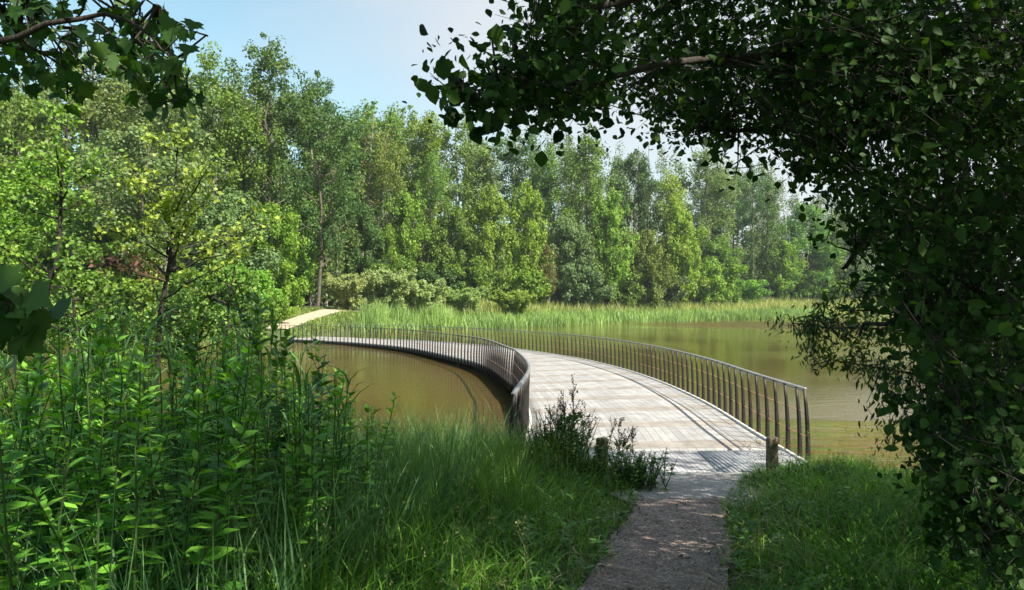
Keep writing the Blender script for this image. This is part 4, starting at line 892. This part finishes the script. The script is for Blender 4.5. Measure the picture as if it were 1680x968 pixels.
while n < 2100:
    px, py = rg.uniform(700, 1760), rg.uniform(-40, 1010)
    if not in_poly(np.array([px]), np.array([py]), POLY)[0]: continue
    w = 1.0 if px > 1300 else (.52 if px > 1000 else .55)
    if rg.random() > w: continue
    lo, hi = (3.3, 4.8) if px < 980 else ((4.6, 7.5) if px < 1400 else (3.8, 9.0))
    if py > 700: lo, hi = 3.3, 7
    d = rg.uniform(lo, hi); p = P(px, py, d)
    if p[2] < ground(p[0], p[1]) + .05: continue
    tips.append(p); n += 1
for p in tips: z_ = rg.choice([.042, .06, .07, .085], p=[.3, .35, .25, .1]); spray(lf, wd, lines, p, rg, z_, n=int(19 * (.064 / z_) ** 1.2))
# the very tip of the lowest twig
for a, b_ in ((712, 125), (745, 132), (725, 155), (775, 195), (830, 190), (800, 150), (745, 175), (770, 130), (815, 110), (850, 100), (900, 210), (850, 165), (790, 180)): spray(lf, wd, lines, P(a, b_, 3.5), rg, .085, n=6, L=.3, facing=1.2, spread=.05)
# the crown goes on above and beside the frame, over the path
nb = 0; cs = []
while nb < 520:
    c = np.array([rg.uniform(-1, 13), rg.uniform(-7, 8.5), rg.uniform(4.6, 10.5)])
    if c[1] > .3:
        yy = HOR - (c[2] - .9 - CAM_Z) / c[1] * F; xx = 840 + (abs(c[0]) - .9) / c[1] * F
        if yy > -30 and xx < 1720: continue
    if ((c[0] - 5) / 8.5) ** 2 + ((c[1] - 1.0) / 8) ** 2 > 1: continue
    clump(lf, c, rg.uniform(.6, 1.1), 60, .17, shape='quad', rg=rg); nb += 1
for l, r in zip(lines, rads): tube(wd, l, r, 8)
for k in range(14):
    a = trunk[rg.integers(6, 13)]; e = a + np.array([rg.normal(0, 3), rg.normal(-2, 2.5), rg.uniform(.5, 2)]); 
    if e[1] > 3: continue
    tube(wd, wobble(a, e, 6, .1, rg), np.linspace(.07, .02, 6), 6)
def shift(mb_, off): mb_.v = [v - off for v in mb_.v]
shift(lf, tb); shift(wd, tb)
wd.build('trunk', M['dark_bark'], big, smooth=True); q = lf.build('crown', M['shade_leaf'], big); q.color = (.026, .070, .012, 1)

# willow bough reaching over the water below it
wb_ = P(1560, 620, 7.2); wbase = np.array([6.2, 8.6, 0]); wbase[2] = float(ground(6.2, 8.6)) - .1
will = empty('willow_bush', wbase, 'feathery willow bough reaching left over the water beneath the big tree', 'bush'); lf, wd = MB(), MB()
lines = [wobble(wbase, P(1620, 560, 8.6), 10, .08, rg)]; l2 = wobble(lines[0][-1], P(1300, 530, 8.4), 12, .06, rg); l3 = wobble(lines[0][6], P(1360, 590, 8.4), 12, .06, rg); l4 = wobble(lines[0][-1], P(1400, 470, 8.6), 10, .06, rg); lines += [l2, l3, l4]
for px, py in [(1270, 530), (1300, 535), (1330, 525), (1345, 570), (1330, 500), (1365, 500), (1390, 520), (1355, 580), (1400, 560), (1420, 590), (1350, 545), (1430, 540), (1385, 475), (1420, 500), (1450, 560), (1450, 610), (1400, 600), (1370, 560), (1410, 530), (1440, 480), (1340, 515), (1360, 530)]:
    for k in range(2 if px < 1340 else 4): spray(lf, wd, lines, P(px + rg.normal(0, 12), py + rg.normal(0, 10), 8.4 + rg.normal(0, .3)), rg, .085, n=20, L=.4, shape='lance', spread=.06, droop=.3)
for px in range(1440, 1680, 14):
    for k in range(6): spray(lf, wd, lines, P(px, rg.uniform(470, 760), rg.uniform(8, 9.2)), rg, .09, n=20, L=.45, shape='lance', spread=.1)
for l in lines: tube(wd, l, np.linspace(.03, .006, len(l)), 6)
shift(lf, wbase); shift(wd, wbase); wd.build('trunk', M['dark_bark'], will, smooth=True); q = lf.build('crown', M['near_leaf'], will); q.color = (.05, .10, .025, 1)

# ------------------------------------------------------------------ maple over the top left
rg = np.random.default_rng(52)
mbse = np.array([-5.2, 1.2, 0.]); mbse[2] = float(ground(-5.2, 1.2)) - .2
mt = empty('maple_tree', mbse, 'dark maple whose lobed leaves hang into the top left corner', 'tree'); lf, wd = MB(), MB()
tk = wobble(mbse, mbse + np.array([.3, 0, 7.5]), 12, .05, rg); lines = [tk]; rads = [np.linspace(.2, .07, 12)]
def limb2(a, pts, r0, r1):
    p = np.vstack([[a], pts]); s = np.linspace(0, 1, len(p)); q = np.linspace(0, 1, 14); l = np.stack([np.interp(q, s, p[:, e]) for e in range(3)], -1) + rg.normal(0, .015, (14, 3)); l[0] = a; lines.append(l); rads.append(np.linspace(r0, r1, 14))
limb2(tk[6], [P(-250, 120, 3.0), P(-60, 90, 3.0), P(60, 50, 3.0), P(150, 15, 3.0), P(240, 55, 3.0), P(285, 95, 3.0)], .022, .003)
limb2(lines[1][8], [P(100, 65, 3.0), P(155, 92, 3.0)], .008, .003)
limb2(tk[7], [P(-200, -60, 3.0), P(0, -10, 3.2), P(90, -5, 3.2), P(200, -15, 3.2), P(250, 10, 3.2)], .02, .003)
limb2(tk[4], [P(-260, 400, 2.3), P(-60, 470, 2.2), P(10, 490, 2.2)], .03, .004)
spots = [(275, 60), (290, 90), (255, 85), (300, 40), (285, 130), (270, 110), (200, 105), (170, 110), (210, 80), (235, 140), (240, 165), (300, 170), (275, 165), (290, 150), (215, 55), (160, 30), (110, 40), (70, 60), (40, 90), (20, 60), (60, 130),
         (90, 135), (110, 160), (30, 145), (70, 110), (10, 110), (15, 25), (50, 20), (120, 5), (190, 10), (160, -10), (215, 25), (-10, 180), (40, 5), (80, 0), (225, 100), (0, 150), (100, 90), (30, 40), (140, 145), (-10, 80), (235, 60), (85, 30), (150, 70)]
for a, b_ in spots:
    for k in range(2): spray(lf, wd, lines, P(a + rg.normal(0, 9), b_ + rg.normal(0, 9), 3.3 + rg.normal(0, .15)), rg, .070, n=3, L=.15, shape='maple', facing=.9, droop=.35, spread=.03)
for a, b_ in ((10, 470), (25, 500), (15, 540), (0, 520), (-20, 480), (35, 480), (5, 555), (30, 525)):
    spray(lf, wd, lines, P(a, b_, 2.2), rg, .09, n=4, L=.12, shape='maple', facing=.9, droop=.35, spread=.03)
nb = 0
while nb < 150:
    c = np.array([rg.uniform(-11, 1.5), rg.uniform(-7, 7.0), rg.uniform(4.4, 9.5)])
    if c[1] > .3:
        yy = HOR - (c[2] - .9 - CAM_Z) / c[1] * F; xx = 840 - (abs(c[0]) - .9) / c[1] * F
        if yy > -30 and xx > -40: continue
    if ((c[0] + 5) / 6.5) ** 2 + ((c[1] - .5) / 7) ** 2 > 1: continue
    clump(lf, c, rg.uniform(.6, 1.0), 55, .17, shape='quad', rg=rg); nb += 1
for l, r in zip(lines, rads): tube(wd, l, r, 8)
shift(lf, mbse); shift(wd, mbse); wd.build('trunk', M['dark_bark'], mt, smooth=True); q = lf.build('crown', M['near_leaf'], mt); q.color = (.035, .10, .016, 1)

# ------------------------------------------------------------------ air over the lake
if True:
    m = bpy.data.materials.new('lake_haze'); m.use_nodes = True; nt = m.node_tree; nt.nodes.clear(); ou = nt.nodes.new('ShaderNodeOutputMaterial'); pv = nt.nodes.new('ShaderNodeVolumePrincipled')
    pv.inputs['Color'].default_value = (.80, .88, 1, 1); pv.inputs['Density'].default_value = .00025; pv.inputs['Anisotropy'].default_value = .3; nt.links.new(pv.outputs[0], ou.inputs['Volume'])
    mb = MB(); x0, x1, y0, y1, z0, z1 = -720, 720, -220, 1120, -4, 46
    mb.add([(x0, y0, z0), (x1, y0, z0), (x1, y1, z0), (x0, y1, z0), (x0, y0, z1), (x1, y0, z1), (x1, y1, z1), (x0, y1, z1)], [[3, 2, 1, 0], [4, 5, 6, 7], [0, 1, 5, 4], [1, 2, 6, 5], [2, 3, 7, 6], [3, 0, 4, 7]])
    tag(mb.build('haze', m), 'thin summer haze over the lake and wood', 'haze', kind='stuff')
